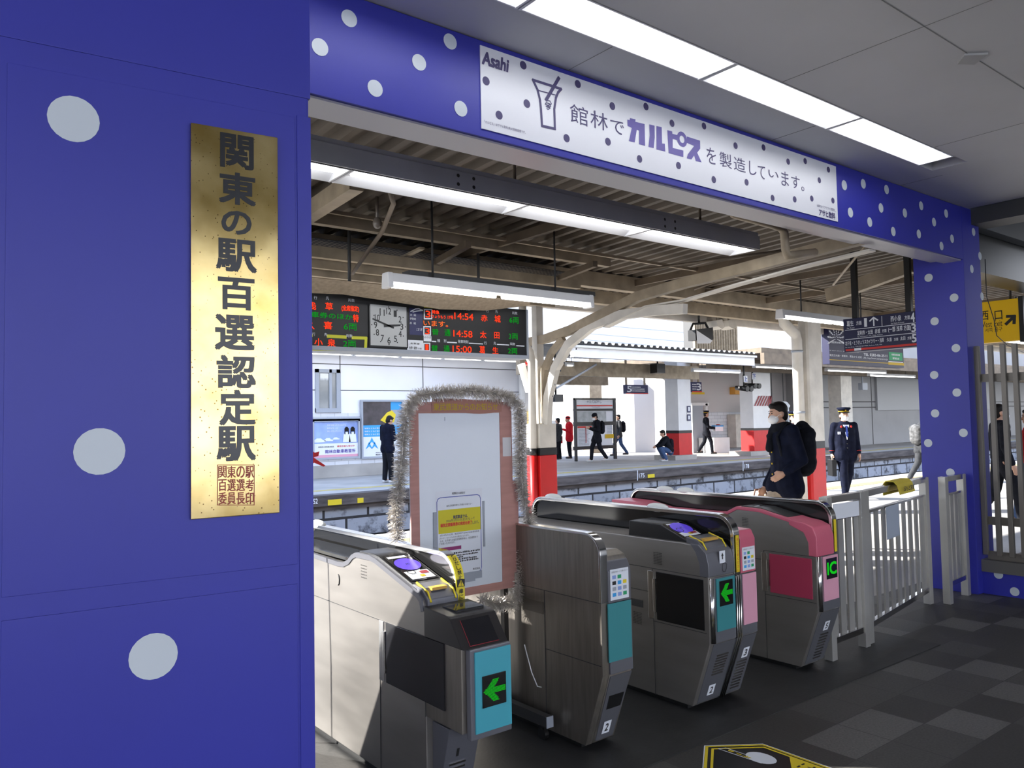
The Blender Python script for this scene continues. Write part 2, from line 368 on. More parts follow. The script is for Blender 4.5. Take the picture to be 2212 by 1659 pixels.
class FR:
    """a flat sign face: origin, along, up; pixel helpers intersect a picture ray with the face"""
    eps = 4e-5
    def __init__(s, o, u, v): s.o, s.u, s.v = V(o), V(u).normalized(), V(v).normalized(); s.n = s.u.cross(s.v)
    def p(s, a, b, d=0.0): return s.o + s.u * a + s.v * b + s.n * d
    def uv(s, x, y):
        r = ray(x, y); t = (s.o - EYE).dot(s.n) / r.dot(s.n); q = EYE + r * t - s.o
        return q.dot(s.u), q.dot(s.v)
    def rect(s, mb, a0, b0, a1, b1, d=0.001, mi=0): mb.quad(s.p(a0, b0, d), s.p(a1, b0, d), s.p(a1, b1, d), s.p(a0, b1, d), mi)
    def slab(s, mb, a0, b0, a1, b1, d0, d1, mi=0):
        mb.hexa([s.p(a0, b0, d0), s.p(a1, b0, d0), s.p(a1, b1, d0), s.p(a0, b1, d0), s.p(a0, b0, d1), s.p(a1, b0, d1), s.p(a1, b1, d1), s.p(a0, b1, d1)], mi)
    def poly(s, mb, ab, d=0.001, mi=0): mb.add([s.p(a, b, d) for a, b in ab], [tuple(range(len(ab)))], mi)
    def line(s, mb, ab, w, d=0.0015, mi=0, closed=False):
        pts = list(ab) + ([ab[0]] if closed else [])
        for k, ((a0, b0), (a1, b1)) in enumerate(zip(pts, pts[1:])):
            d += s.eps; L = math.hypot(a1 - a0, b1 - b0) or 1e-6; tx, ty = (a1 - a0) / L, (b1 - b0) / L; e = w * 0.35; nx, ny = -ty * w / 2, tx * w / 2
            s.poly(mb, [(a0 - tx * e + nx, b0 - ty * e + ny), (a0 - tx * e - nx, b0 - ty * e - ny), (a1 + tx * e - nx, b1 + ty * e - ny), (a1 + tx * e + nx, b1 + ty * e + ny)], d, mi)
    def dot(s, mb, a, b, r, d=0.001, mi=0, n=22): s.poly(mb, [(a + r * math.cos(2 * math.pi * k / n), b + r * math.sin(2 * math.pi * k / n)) for k in range(n)], d, mi)
    def text(s, mb, body, a0, b0, a1, b1, bold=0.0, d=0.0015, mi=0, shear=0.0, rot=0):
        vs, fs = glyphs(body, 0.0, shear); q = abs(bold) * abs(b1 - b0) * 1.1
        for k, (ex, ey) in enumerate(((0, 0), (q, q), (-q, -q), (q, -q), (-q, q)) if bold > .006 else ((0, 0),)):
            out = []
            for x, y in vs:
                if rot == 1: x, y = y, 1 - x
                out.append(s.p(a0 + (a1 - a0) * x + ex, b0 + (b1 - b0) * y + ey, d + k * s.eps))
            mb.add(out, fs, mi)
    # the same with picture corners (top-left, bottom-right)
    def prect(s, mb, x0, y0, x1, y1, d=0.001, mi=0):
        a0, b1 = s.uv(x0, y0); a1, b0 = s.uv(x1, y1); s.rect(mb, a0, b0, a1, b1, d, mi)
    def ptext(s, mb, body, x0, y0, x1, y1, bold=0.0, d=0.0015, mi=0, shear=0.0):
        a0, b1 = s.uv(x0, y0); a1, b0 = s.uv(x1, y1); s.text(mb, body, a0, b0, a1, b1, bold, d, mi, shear)
    def ctext(s, mb, body, xl, yl, xr, h, bold=0.0, d=0.0015, shear=0.0):
        a0, bm_ = s.uv(xl, yl); a1 = s.uv(xr, yl)[0]; s.text(mb, body, a0, bm_ - h / 2, a1, bm_ + h / 2, bold, d, 0, shear)
    def ppoly(s, mb, pts, d=0.001, mi=0): s.poly(mb, [s.uv(*q) for q in pts], d, mi)
    def pline(s, mb, pts, w, d=0.0015, mi=0, closed=False): s.line(mb, [s.uv(*q) for q in pts], w, d, mi, closed)
    def pdots(s, mb, pts, r, d=0.001, mi=0):
        for q in pts: a, b = s.uv(*q); s.dot(mb, a, b, r, d, mi)
def crop(ox, oy, k): return lambda x, y: (ox + x / k, oy + y / k)
def scat(mb, fr, x0, y0, x1, y1, rows, mi, d=0.0015, fill=0.8, seed=1):
    """rows of tiny illegible print"""
    rr = random.Random(seed); a0, b1 = fr.uv(x0, y0); a1, b0 = fr.uv(x1, y1); h = (b1 - b0) / rows
    for i in range(rows):
        a = a0; end = a1 - (a1 - a0) * rr.random() * (1 - fill) * 2
        while a < end:
            w = h * (0.3 + 0.4 * rr.random()); fr.rect(mb, a, b1 - (i + 0.72) * h, min(a + w, end), b1 - (i + 0.25) * h, d, mi); a += w + h * 0.22
def scat2(mb, fr, xl, yl, xr, h, mi, d, seed):
    rr = random.Random(seed); a, bm_ = fr.uv(xl, yl); end = fr.uv(xr, yl)[0]
    while a < end:
        w = h * (.5 + .5 * rr.random()); fr.rect(mb, a, bm_ - h / 2, min(a + w, end), bm_ + h / 2 * rr.uniform(.3, 1), d, mi); a += w + h * .35
YF = lambda Y: FR((0, Y, 0), (1, 0, 0), (0, 0, 1))          # face looking to -Y
XF = lambda X: FR((X, 0, 0), (0, -1, 0), (0, 0, 1))         # face looking to -X
ZF = lambda z: FR((0, 0, z), (1, 0, 0), (0, 1, 0))

# ================================================================== SETTING
CZ = 3.42
b = MB()     # ceiling with recess for the light row (Y 2.45-2.69)
b.box(-6, 7.66, -7, 2.445, CZ, CZ + .06); b.box(-6, 7.66, 2.695, 3.4, CZ, CZ + .06); b.box(-6, -2.9, 2.445, 2.695, CZ, CZ + .06); b.box(6.22, 7.66, 2.445, 2.695, CZ, CZ + .06)
b.box(-6, 7.66, -7, 3.4, CZ + .06, CZ + .35)
struct(b, 'ceiling', 'ceil')
b = MB()
for y in (1.68, -.1, -1.9, -3.7): b.box(-6, 7.66, y - .0022, y + .0022, CZ - .002, CZ + .001)
for x in (-1.6, .22, 2.04, 3.86, 5.68, 7.5): b.box(x - .001, x + .001, -7, 2.44, CZ - .002, CZ + .001)
for x in (1.0, 2.8, 4.62, 6.4): b.box(x - .001, x + .001, 2.7, 3.02, CZ - .002, CZ + .001)
struct(b, 'trim_1', 'joint')
b = MB(); q = [PZ(*p, CZ) for p in ((2083, 115), (2134, 113), (2105, 135), (2068, 134))]
b.prism([(p.x, p.y, CZ - .012) for p in q], (0, 0, .011))
thing(b, 'ceiling_hatch', mat('hatch_cover', G(.42), .5), 'small grey square hatch cover set in the white ceiling near the corner of two seams', 'hatch')

b = MB(); b.box(-8, 30, -9, 3.6, -.2, 0)
struct(b, 'floor', 'floor')
b = MB(); b.box(-4, 5.70, 2.555, 6.0, -.1, .004)
struct(b, 'floor_mat', 'rubber')
b = MB(); b.box(5.70, 40, 3.6, 10.4, -.2, 0); b.box(-8, 5.70, 6.0, 10.4, -.2, 0); b.box(-8, -4, 3.6, 6.0, -.2, 0)
struct(b, 'floor_platform', 'concrete')
b = MB(); b.box(-8, 40, 9.3, 9.62, 0, .006); struct(b, 'trim_2', 'tactile')
b = MB(); b.box(-60, 90, -60, -9, -.25, -.05); struct(b, 'ground_forecourt', 'asphalt')
b = MB(); b.box(-30, -3, -34, -26, -.05, 9); b.box(1, 14, -36, -28, -.05, 5.5); b.box(16, 40, -32, -24, -.05, 12); struct(b, 'wall_town', 'facade')
b = MB(); b.box(-40, 90, 10.4, 60, -1.25, -1.0); b.box(-40, 90, 10.3, 10.4, -1.2, 0); struct(b, 'ground_trackbed', 'ballast')
for i, y in enumerate((11.6, 12.67, 13.9, 14.97)):
    b = MB(); b.box(-40, 90, y - .035, y + .035, -1.0, -.85); struct(b, 'rail', 'rust')

# --- near blue pillar on the left
c0 = EYE + ray(673, 830) * 1.15; c0.z = 0
du = V((-.995, .10, 0)).normalized(); dn = V((-.10, -.995, 0)).normalized()   # to the left / out of the face
PF = FR(c0, -du, (0, 0, 1))                  # u to the right, normal towards the viewer
aL = PF.uv(3, 900)[0]
b = MB()
for a0, a1, z0, z1, dd in ((aL - .03, 0, 0, CZ, 0),): PF.slab(b, a0, z0, a1, z1, -.36, dd)
pil = struct(b, 'pillar', 'blue', bev=.006)
b = MB()
z1, z2 = PF.uv(330, 195)[1], PF.uv(330, 1308)[1]; ag = PF.uv(641, 900)[0]
PF.slab(b, aL - .029, PF.uv(330, 150)[1] + .003, 0.001, CZ, -.02, .0012)            # upper sheet, lapped
PF.slab(b, aL + .002, PF.uv(330, 1254)[1], ag - .0005, PF.uv(330, 195)[1], -.02, .0012)
PF.slab(b, aL + .002, 0.0, ag - .0005, PF.uv(330, 1300)[1], -.02, .0012)
PF.slab(b, ag + .0025, 0, .0012, PF.uv(655, 252)[1], -.02, .0016)
struct(b, 'vinyl_sheet', 'blue', parent=pil, bev=.0008)
b = MB(); PF.pdots(b, [(159, 258), (215, 975), (331, 1417)], .0292, .0019, 0)
struct(b, 'polka_dot', 'dot', parent=pil)

# brass plaque
pq = empty('brass_plaque', PF.p(*PF.uv(504, 690), .02), label='tall tarnished brass plaque with black engraved characters fixed to the near blue pillar', cat='plaque')
a0, b1 = PF.uv(410, 268); a1, b0 = PF.uv(601, 1107)
b = MB(); PF.slab(b, a0, b0, a1, b1, .0016, .0075); b.build('plate', 'brass', pq, bev=.0012)
b = MB()
for ch, y0, y1, x0, x1 in (('関', 290, 372, 474, 544), ('東', 372, 449, 471, 549), ('の', 455, 512, 476, 540), ('駅', 516, 592, 465, 551), ('百', 600, 672, 469, 546), ('選', 680, 758, 462, 546), ('認', 768, 838, 466, 549), ('定', 843, 917, 472, 548), ('駅', 922, 993, 466, 549)):
    PF.ptext(b, ch, x0 + 1, y0 + 1, x1 - 1, y1 - 1, .027, .0079)
b.build('engraved_lettering', mat('black_enamel', (.012, .013, .016), .25), pq)
b = MB(); x0, x1, y0, y1 = 467, 546, 1004, 1090
sq = [PF.uv(x0, y0), PF.uv(x1, y0), PF.uv(x1, y1), PF.uv(x0, y1)]; PF.line(b, sq, .0009, .0079, closed=True)
for r, row in enumerate(('関東の駅', '百選選考', '委員長印')):
    for k, ch in enumerate(row):
        PF.ptext(b, ch, x0 + 2 + k * 19.5, y0 + 3 + r * 28.3, x0 + 19.5 + k * 19.5, y0 + 27 + r * 28.3, .012, .0079)
b.build('red_seal', mat('vermilion_enamel', (.30, .035, .01), .35), pq, label='square red seal engraved below the black characters')

# --- blue header beam across the gates
HY = 3.02
b = MB(); b.box(.42, 7.50, HY, 3.15, 2.943, CZ - .005)
hd = struct(b, 'beam', 'blue', bev=.004)
HF = YF(HY)
c6 = crop(1700, 300, 4.32)
b = MB()
HF.pdots(b, [(754, 40), (691, 102), (972, 90), (905, 135), (810, 191), (995, 235)] + [c6(*p) for p in ((533, 433), (710, 420), (927, 473), (875, 645), (590, 688), (770, 777), (1098, 692), (1250, 625), (990, 865), (1370, 777), (1483, 697), (1228, 888), (1538, 932), (1440, 1000))], .037, .002)
struct(b, 'polka_dot', 'dot', parent=hd)
b = MB(); b.box(.42, 7.50, HY + .02, 3.19, 2.933, 2.943); b.box(.42, 7.5, 3.15, 3.30, 2.96, 3.0)
struct(b, 'soffit_strip', mat('pale_grey_soffit', (.34, .33, .38), .3), parent=hd)

# --- white banner on the header
SF = YF(HY - .006)
bn = empty('banner_sign', (3.82, HY, 3.19), label='long white banner with violet lettering, glass drawing and dots on the blue header', cat='sign')
a0, b1 = SF.uv(1037.3, 97); a1, b0 = SF.uv(1810.3, 479.2)
b = MB(); SF.slab(b, a0, b0, a1, b1, -.005, 0); b.build('panel', mat('banner_film', (.74, .75, .80), .35), bn)
k4, k5 = crop(1000, 80, 4.424), crop(1400, 200, 4.424)
b = MB()
SF.pdots(b, [k4(*p) for p in ((575, 270), (220, 420), (610, 637), (345, 747), (1097, 450), (1427, 660), (1748, 665), (1997, 825), (990, 967), (1385, 1000), (1687, 1165))] + [k5(*p) for p in ((533, 320), (835, 508), (1102, 525), (1337, 660), (1500, 655), (1722, 737), (1635, 838), (290, 697), (627, 832), (940, 857), (1189, 1008), (1400, 1020), (1563, 1013), (1765, 1032))], .0215, .001)
b.build('printed_dot', 'ink', bn)
b = MB()
P4 = lambda *ps: [k4(*p) for p in ps]
SF.pline(b, P4((668, 410), (938, 497), (908, 530), (888, 580), (872, 690), (878, 878), (755, 850), (745, 690), (735, 600), (712, 505)), .014, .001, closed=True)
SF.pline(b, P4((725, 512), (888, 556)), .006, .001); SF.pline(b, P4((915, 392), (795, 600)), .019, .0014)
SF.pline(b, P4((795, 603), (830, 612), (844, 640), (815, 655), (786, 642), (795, 628), (828, 640), (838, 662), (812, 672), (792, 660), (815, 658), (832, 680), (812, 693), (800, 684)), .005, .0016)
b.build('glass_drawing', 'ink', bn)
b = MB()
for ch, x0, y0, x1, y1 in (('館', 1020, 630, 1195, 860), ('林', 1215, 690, 1385, 905), ('で', 1405, 780, 1540, 945)): SF.ptext(b, ch, *k4(x0, y0), *k4(x1, y1), .004)
for ch, x0, y0, x1, y1 in (('を', 555, 515, 650, 695), ('製', 680, 560, 800, 735), ('造', 815, 605, 932, 770), ('し', 962, 650, 1035, 800), ('て', 1045, 690, 1120, 835), ('い', 1148, 735, 1245, 830), ('ま', 1270, 745, 1345, 905), ('す', 1365, 785, 1450, 930), ('。', 1462, 895, 1492, 945)): SF.ptext(b, ch, *k5(x0, y0), *k5(x1, y1), .002)
SF.ctext(b, 'アサヒ飲料', *k5(1632, 1142), k5(1784, 0)[0], .046, .03)
SF.ctext(b, '100年のワクワクと笑顔を。', *k5(1612, 1078), k5(1790, 0)[0], .022)
SF.ctext(b, '「カルピス」はアサヒ飲料(株)の登録商標です。', *k4(203, 810), k4(595, 0)[0], .017)
SF.ctext(b, 'Asahi', 1041, 124, 1098, .062, .04, shear=.15)
b.build('small_lettering', 'ink', bn)
b = MB()
P5 = lambda *ps: [k5(*p) for p in ps]
for pl in (P4((1570, 790), (1592, 795), (1595, 775), (1648, 787), (1645, 810), (1735, 832), (1740, 1040), (1682, 1025), (1682, 895), (1660, 888), (1640, 1008), (1585, 995), (1612, 870), (1572, 850)),
           P4((1780, 835), (1830, 848), (1832, 960), (1822, 1062), (1772, 1050), (1784, 940)), P4((1848, 850), (1898, 862), (1902, 1018), (1928, 1020), (1932, 1095), (1848, 1075)),
           P4((1952, 890), (1998, 902), (2000, 925), (2050, 938), (2050, 985), (2003, 975), (2003, 1060), (2105, 1085), (2105, 1148), (1965, 1110)),
           P5((368, 420), (495, 460), (497, 535), (468, 575), (510, 668), (455, 655), (438, 602), (412, 640), (368, 628), (378, 590), (440, 510), (370, 482))): SF.ppoly(b, pl, .0012)
a, c = SF.uv(*k4(2092, 978)); n = 20
for i in range(n):
    t0, t1 = 2 * math.pi * i / n, 2 * math.pi * (i + 1) / n; f = lambda t, r: (a + r * math.cos(t), c + r * math.sin(t))
    SF.poly(b, [f(t0, .046), f(t1, .046), f(t1, .022), f(t0, .022)], .0014)
b.build('katakana_logo', 'violet', bn)

# --- right portal pillar, low dotted wall beside it
b = MB(); b.box(7.50, 7.86, HY, 3.46, 0, CZ);
pr = struct(b, 'pillar_entrance', 'blue', bev=.006)
b = MB(); QF = XF(7.498)
QF.pdots(b, [(2006, 600), (2061, 643), (2019, 694), (2065, 752), (2018, 810), (2067, 848), (2020, 893), (2081, 935), (2005, 957), (2053, 1021)], .037, .001)
HF.pdots(b, [(2102.8, 501), (2116.7, 553), (2099, 581), (2121, 640)], .037, .001)
struct(b, 'polka_dot', 'dot', parent=pr)
GX = 7.60          # the grille wall runs from the pillar towards the viewer, along Y
zt = PX(2160, 1238, GX).z; zs = PX(2160, 1212, GX).z
b = MB(); b.box(GX, 7.86, .6, HY, 0, zt); lw = struct(b, 'wall_low', 'blue')
b = MB(); LF = XF(GX); LF.pdots(b, [(2157, 1238 + 3), (2192, 1278)], .037, .002)
for k in range(9): LF.dot(b, -2.45 + .2 * k, zt * (.3 if k % 2 else .72), .037, .002)
struct(b, 'polka_dot', 'dot', parent=lw)
b = MB(); b.box(GX - .02, 7.90, .6, HY, zt, zs); struct(b, 'trim_3', mat('grey_sill', (.11, .105, .10), .5))
gr = empty('window_grille', (GX + .05, 2.0, zs), label='grille of upright grey-brown steel bars over the low dotted wall', cat='grille')
gm = mat('grey_brown_bar', (.17, .155, .135), .4, .3)
zb, ztop = PX(2160, 1197, GX).z, PX(2140, 745, GX).z
ys = [PX(px_, 900, GX + .03).y for px_ in (2117, 2146, 2173, 2199)]
for k in range(22):
    y = ys[k] if k < 4 else ys[3] - .098 * (k - 3)
    b = MB(); b.box(GX + .01, GX + .05, y - .020, y + .020, zb - .02, ztop); b.build('bar', gm, gr, bev=.005)
for z0, z1 in ((ztop - .32, ztop - .25), (zb + .24, zb + .31), (zs, zb + .01)):
    b = MB(); b.box(GX + .05, GX + .08, .62, 2.99, z0, z1); b.build('rail', gm, gr)

# --- dark canopy edge, beams and corrugated skylight right of the ceiling
b = MB(); b.box(7.70, 8.0, -7, 3.02, 3.28, 3.6); struct(b, 'beam_dark', 'darkgrey')
b = MB(); b.box(7.86, 14, 3.2, 3.5, PY(2170, 600, 3.2).z, PY(2170, 500, 3.2).z); struct(b, 'beam_black', 'black')
b = MB(); b.box(7.86, 14, 3.08, 3.19, PY(2170, 510, 3.1).z, PY(2170, 468, 3.1).z); struct(b, 'beam_grey', mat('grey_fascia', G(.10), .5))
def corrug(mb, x0, x1, y0, y1, zf, pitch, amp, along='y', th=.004, mi=0):
    n = int((x1 - x0) / pitch); vs = []; fs = []
    for i in range(n):
        for f, h in ((0, 0), (.3, 0), (.45, 1), (.85, 1)):
            x = x0 + (i + f) * pitch
            for y in (y0, y1): vs.append((x, y, zf(y) + h * amp))
    for i in range(len(vs) // 2 - 1): fs.append((2 * i, 2 * i + 2, 2 * i + 3, 2 * i + 1))
    mb.add(vs, fs, mi)
b = MB(); corrug(b, 8.1, 13, 2.2, 3.3, lambda y: 3.72, .36, .12); struct(b, 'roof_skylight', mat('pale_corrugated_sheet', (.62, .66, .72), .4))
b = MB(); b.tube([PY(2128, 560, 3.1), PY(2131, 640, 3.1), PY(2147, 690, 3.1), PY(2153, 725, 3.1), PY(2175, 745, 3.1), PY(2230, 770, 3.1)], .004, 6)
thing(b, 'hanging_cable', 'black', 'thin black cable dangling in front of the yellow exit sign', 'cable')

b = MB(); b.box(10.5, 10.8, -7, 2.4, 0, 3.7); struct(b, 'wall_concourse', 'greywall')
b = MB(); b.box(8.0, 10.8, -7, 2.15, 3.7, 3.9); struct(b, 'roof_passage', 'darkgrey')
# added wall, unseen behind the near pillar, profile cut to shade the first gate
b = MB(); b.px([(2.62, 0), (4.9, 0), (4.45, .22), (4.10, .48), (3.86, .90), (3.71, 1.19), (3.56, 1.36), (3.2, 1.7), (3.05, 2.93), (2.62, 2.93)], 1.06, 1.12); struct(b, 'wall_sunblock', 'greybeam')

# --- fluorescent fixtures
def trough(name, x0, x1, y0, y1, z, label, group, up=.09, tubes=(.4, .62), mid=True, endcap=True):
    t = empty(name, ((x0 + x1) / 2, (y0 + y1) / 2, z), label=label, cat='light', group=group)
    b = MB(); e = .008
    yc = [y0 + (y1 - y0) * f for f in (0, .22, .78, 1)]
    b.px([(yc[0], z - .004), (yc[0] + e, z - .004), (yc[1] + e, z + up - e), (yc[2] - e, z + up - e), (yc[3] - e, z - .004), (yc[3], z - .004), (yc[2], z + up), (yc[1], z + up)], x0 + .006, x1 - .006)
    for xa in (x0, x1 - .012): b.px([(yc[0], z - .006), (yc[3], z - .006), (yc[2], z + up), (yc[1], z + up)], xa, xa + .012)
    b.build('reflector', 'refl', t)
    for f in tubes:
        b = MB(); y = y0 + (y1 - y0) * f; b.tube([(x0 + .05, y, z + up * .45), (x1 - .05, y, z + up * .45)], .0165, 10); b.build('tube', 'tube', t)
    return t
xs = [-2.87 + i * 1.267 for i in range(8)]
nm = ['far left of the row, hidden behind the pillar', 'second of the row, hidden behind the pillar', 'third of the row, above the blue pillar', 'above the left part of the dotted header', 'above the glass drawing of the banner', 'above the middle of the banner lettering', 'above the right end of the banner']
for i in range(7):
    trough('ceiling_light', xs[i], xs[i + 1] - .01, 2.447, 2.693, CZ, 'recessed twin-tube ceiling light ' + nm[i], 'ceiling lights in a row')
# lamp beam behind the header with three more troughs
bx0, bx1 = 0.6, 6.02
lb = empty('lighting_beam', (3.4, 4.24, 3.1), label='slate grey sheet-metal beam with a shelf hanging behind the blue header', cat='beam')
b = MB(); b.box(bx0, bx1, 4.10, 4.36, 3.085, 3.20); b.box(bx0, bx1, 4.085, 4.10, 3.045, 3.165); b.build('channel', 'greybeam', lb, bev=.003)
b = MB(); 
for x in (.9, 2.88, 4.83):
    for dx in (-.06, .06):
        for z in (3.08, 3.135): b.disc((x + dx, 4.0845, z), (1, 0, 0), (0, 0, 1), .012, 10)
b.build('bolt', 'black', lb)
for x in (1.4, 3.4, 5.4):
    b = MB(); b.tube([(x, 4.24, 3.20), (x, 4.24, 3.5)], .012, 6); b.build('hanger_rod', 'tan', lb)
bs = [0.77, 2.10, 3.41, 4.64, 6.0]
nm = ['half hidden behind the blue pillar', 'second along the grey beam, left of the clock board light', 'third along the grey beam, under the white banner', 'at the free end of the grey beam']
for i in range(4): trough('beam_light', bs[i], bs[i + 1] - .01, 4.105, 4.385, 3.045, 'single-tube white trough light ' + nm[i], 'beam lights behind the header', up=.04, tubes=(.3, .42))

# ================================================================== TICKET GATES
def arc(cy, cz, r, a0, a1, n=6): return [(cy + r * math.cos(math.radians(a0 + (a1 - a0) * i / n)), cz + r * math.sin(math.radians(a0 + (a1 - a0) * i / n))) for i in range(n + 1)]
YB = 4.45
def hoop(t, x0, x1, top, yf, mid, black=True, zlow=.72, rimmat='chrome', r=.12, solid='blackg'):
    """upright screen with a rounded metal rim"""
    out = [(yf, zlow)] + arc(yf + r, top - r, r, 180, 90) + arc(YB - r, top - r, r, 90, 0) + [(YB, zlow)]
    b = MB(); b.polybar([(x0, y, z) for y, z in out], x1 - x0, -.022, side=(1, 0, 0)); b.build('rim', rimmat, t, bev=.003)
    inn = [(yf + .02, zlow)] + arc(yf + r, top - r, r - .022, 180, 90) + arc(YB - r, top - r, r - .022, 90, 0) + [(YB - .02, zlow)]
    b = MB(); c = (x0 + x1) / 2; b.px(inn, c - .008, c + .008) if black else b.px(inn, x0 + .001, x1 - .006); b.build('screen', solid, t)
def base_prof(yf, ztop, zl=.385, yb=2.85):   # front: vertical face, then raked back towards the foot; mirrored at the rear
    return [(yb, .03), (yf, zl), (yf, ztop), (YB, ztop), (YB, zl), (YB - .13, .03)]
def vents(t, F_, quadpts, n, m='chrome'):
    b = MB()
    (ax, ay), (bx, by), (cx_, cy_), (dx, dy) = quadpts        # four corners on the raked face: tl tr br bl as (x, z)
    for i in range(n):
        f = (i + .5) / n; xl, zl = ax + (dx - ax) * f, ay + (dy - ay) * f; xr, zr = bx + (cx_ - bx) * f, by + (cy_ - by) * f
        y = lambda z: 2.72 + (.385 - z) * (.13 / .355) - .007
        b.bar((xl, y(zl), zl), (xr, y(zr), zr), .004, .008)
    b.build('vent_slot', m, t)
def number(t, ch, x0, x1, z0, z1):
    y = lambda z: 2.72 + (.385 - z) * (.13 / .355)
    o = V((x0, y(z0) - .0065, z0)); F_ = FR(o, (1, 0, 0), V((0, y(z1) - y(z0), z1 - z0)))
    L = V((0, y(z1) - y(z0), z1 - z0)).length
    b = MB(); F_.rect(b, 0, 0, x1 - x0, L, .001); o_ = b.build('number_plate', 'paper', t)
    b = MB(); F_.text(b, ch, (x1 - x0) * .28, L * .2, (x1 - x0) * .72, L * .8, .02, .002); b.build('digit', 'print', o_)
def stickers(t, F_, a0, b0, a1, b1, seed):
    b = MB(); F_.slab(b, a0, b0, a1, b1, .0005, .002); o = b.build('card_notice', 'paper', t)
    b = MB(); w, h = a1 - a0, b1 - b0
    F_.text(b, '全国相互利用サービス対象 ICカード', a0 + w * .06, b1 - h * .12, a1 - w * .06, b1 - h * .06, .0, .003, 0)
    cs = [1, 2, 0, 3, 4, 5, 1, 5, 3, 1, 2, 0]; k = 0
    for r_ in range(4):
        for c in range(3):
            if r_ == 0 and c == 2: continue
            x = a0 + w * (.10 + .29 * c); z = b1 - h * (.32 + .19 * r_); F_.rect(b, x, z, x + w * .20, z + h * .12, .0028, cs[k % 12] % 6 + 0); k += 1
    b.build('notice_print', ['print', 'lsky', 'greenp', 'sky', 'yellow', 'greyp'], o)
def display(t, F_, a0, b0, a1, b1, what):
    b = MB(); F_.slab(b, a0, b0, a1, b1, 0, .003); o = b.build('display', 'blackg', t, bev=.001)
    b = MB(); w, h = a1 - a0, b1 - b0
    if what == 'IC': F_.text(b, 'IC', a0 + w * .06, b0 + h * .22, a1 - w * .10, b0 + h * .80, .035, .004)
    else:
        A = [(.05, .50), (.45, .86), (.72, .86), (.50, .60), (.97, .60), (.97, .40), (.50, .40), (.72, .14), (.45, .14)]
        # dot-matrix arrow: clip a grid of small lamps to the arrow outline
        def inside(x, y):
            c = False
            for i in range(len(A)):
                (x1, y1), (x2, y2) = A[i], A[i - 1]
                if (y1 > y) != (y2 > y) and x < (x2 - x1) * (y - y1) / (y2 - y1) + x1: c = not c
            return c
        N = 26
        for i in range(N):
            for j in range(int(N * h / w)):
                x, y = (i + .5) / N, (j + .5) / int(N * h / w)
                if inside(x, y): F_.rect(b, a0 + (x - .42 / N) * w, b0 + (y - .27 / N) * h, a0 + (x + .42 / N) * w, b0 + (y + .27 / N) * h, .0036)
    b.build('lit_symbol', 'led_g', o)
def domes(t, x, top, ys):
    for y in ys:
        b = MB(); b.ell((x, y, top), (.03, .085, .028), 14); b.build('sensor_dome', mat('translucent_white_dome', (.72, .74, .72), .3), t)
def flap(t, x, y0, y1, z0, z1, m, frame=True):
    b = MB(); b.box(x - .004, x + .012, y0, y1, z0, z1); b.build('side_door', m, t, bev=.003)
    b = MB(); b.box(x - .010, x + .01, y1, y1 + .018, z0 + .04, z1 - .04); b.box(x - .004, x + .006, y1 + .018, y1 + .06, z0, z1); b.build('door_hinge', 'chrome', t, bev=.002)
def seams(t, x, lines):
    b = MB()
    for (y0, z0, y1, z1) in lines: b.bar((x - .0008, y0, z0), (x - .0008, y1, z1), .003, .003, up=(1, 0, 0))
    b.build('seam', 'darkgrey', t)
def grid(t, x, y0, y1, z0, z1, n, name='speaker_holes'):
    b = MB()
    for i in range(n):
        for j in range(n):
            y, z = y0 + (y1 - y0) * (i + .5) / n, z0 + (z1 - z0) * (j + .5) / n; b.disc((x - .0012, y, z), (0, 1, 0), (0, 0, 1), .0028, 6)
    b.build(name, 'black', t)
def reader(t, x0, x1, prof, m, pod, ovalc, lab, stick=True, slot=True):
    b = MB(); b.px(prof, x0, x1); hs = b.build('reader_housing', m, t, bev=.006)
    y0, z0, y1, z1 = pod      # sloping face of the housing (rear-high to front-low)
    F_ = FR((x0, y1, z1), (1, 0, 0), (0, y0 - y1, z0 - z1)); L = math.hypot(y0 - y1, z0 - z1); w = x1 - x0
    b = MB(); F_.rect(b, .012, .02, w - .012, L - .005, .0012); b.build('reader_face', 'blackg', hs)
    b = MB(); b.add([F_.p(w * .5 + w * .38 * math.cos(2 * math.pi * k / 28), L * ovalc + .062 * math.sin(2 * math.pi * k / 28), .0035) for k in range(28)], [tuple(range(28))]); ov = b.build('reader_ring', 'purple', hs)
    b = MB(); F_.text(b, 'IC', w * .44, L * ovalc - .008, w * .56, L * ovalc + .008, .02, .0045); b.build('reader_mark', 'print', ov)
    b = MB(); F_.rect(b, w * .14, L * (ovalc + .24), w * .72, L * (ovalc + .31), .003); b.build('small_label', 'paper', hs)
    if stick:
        b = MB(); F_.rect(b, w * .12, .03, w * .85, L * (ovalc - .24), .003); st = b.build('instruction_sticker', 'paper', hs)
        b = MB(); F_.rect(b, w * .55, L * (ovalc - .36), w * .80, L * (ovalc - .27), .004, 0); F_.line(b, [(w * (.32 + .11 * math.cos(q * .63)), .10 + .022 * math.sin(q * .63)) for q in range(10)], .004, .004, 1, True); F_.rect(b, w * .45, .045, w * .6, .065, .004, 2)
        b.build('sticker_print', ['maroon', 'print', 'signyellow'], st)
    return hs
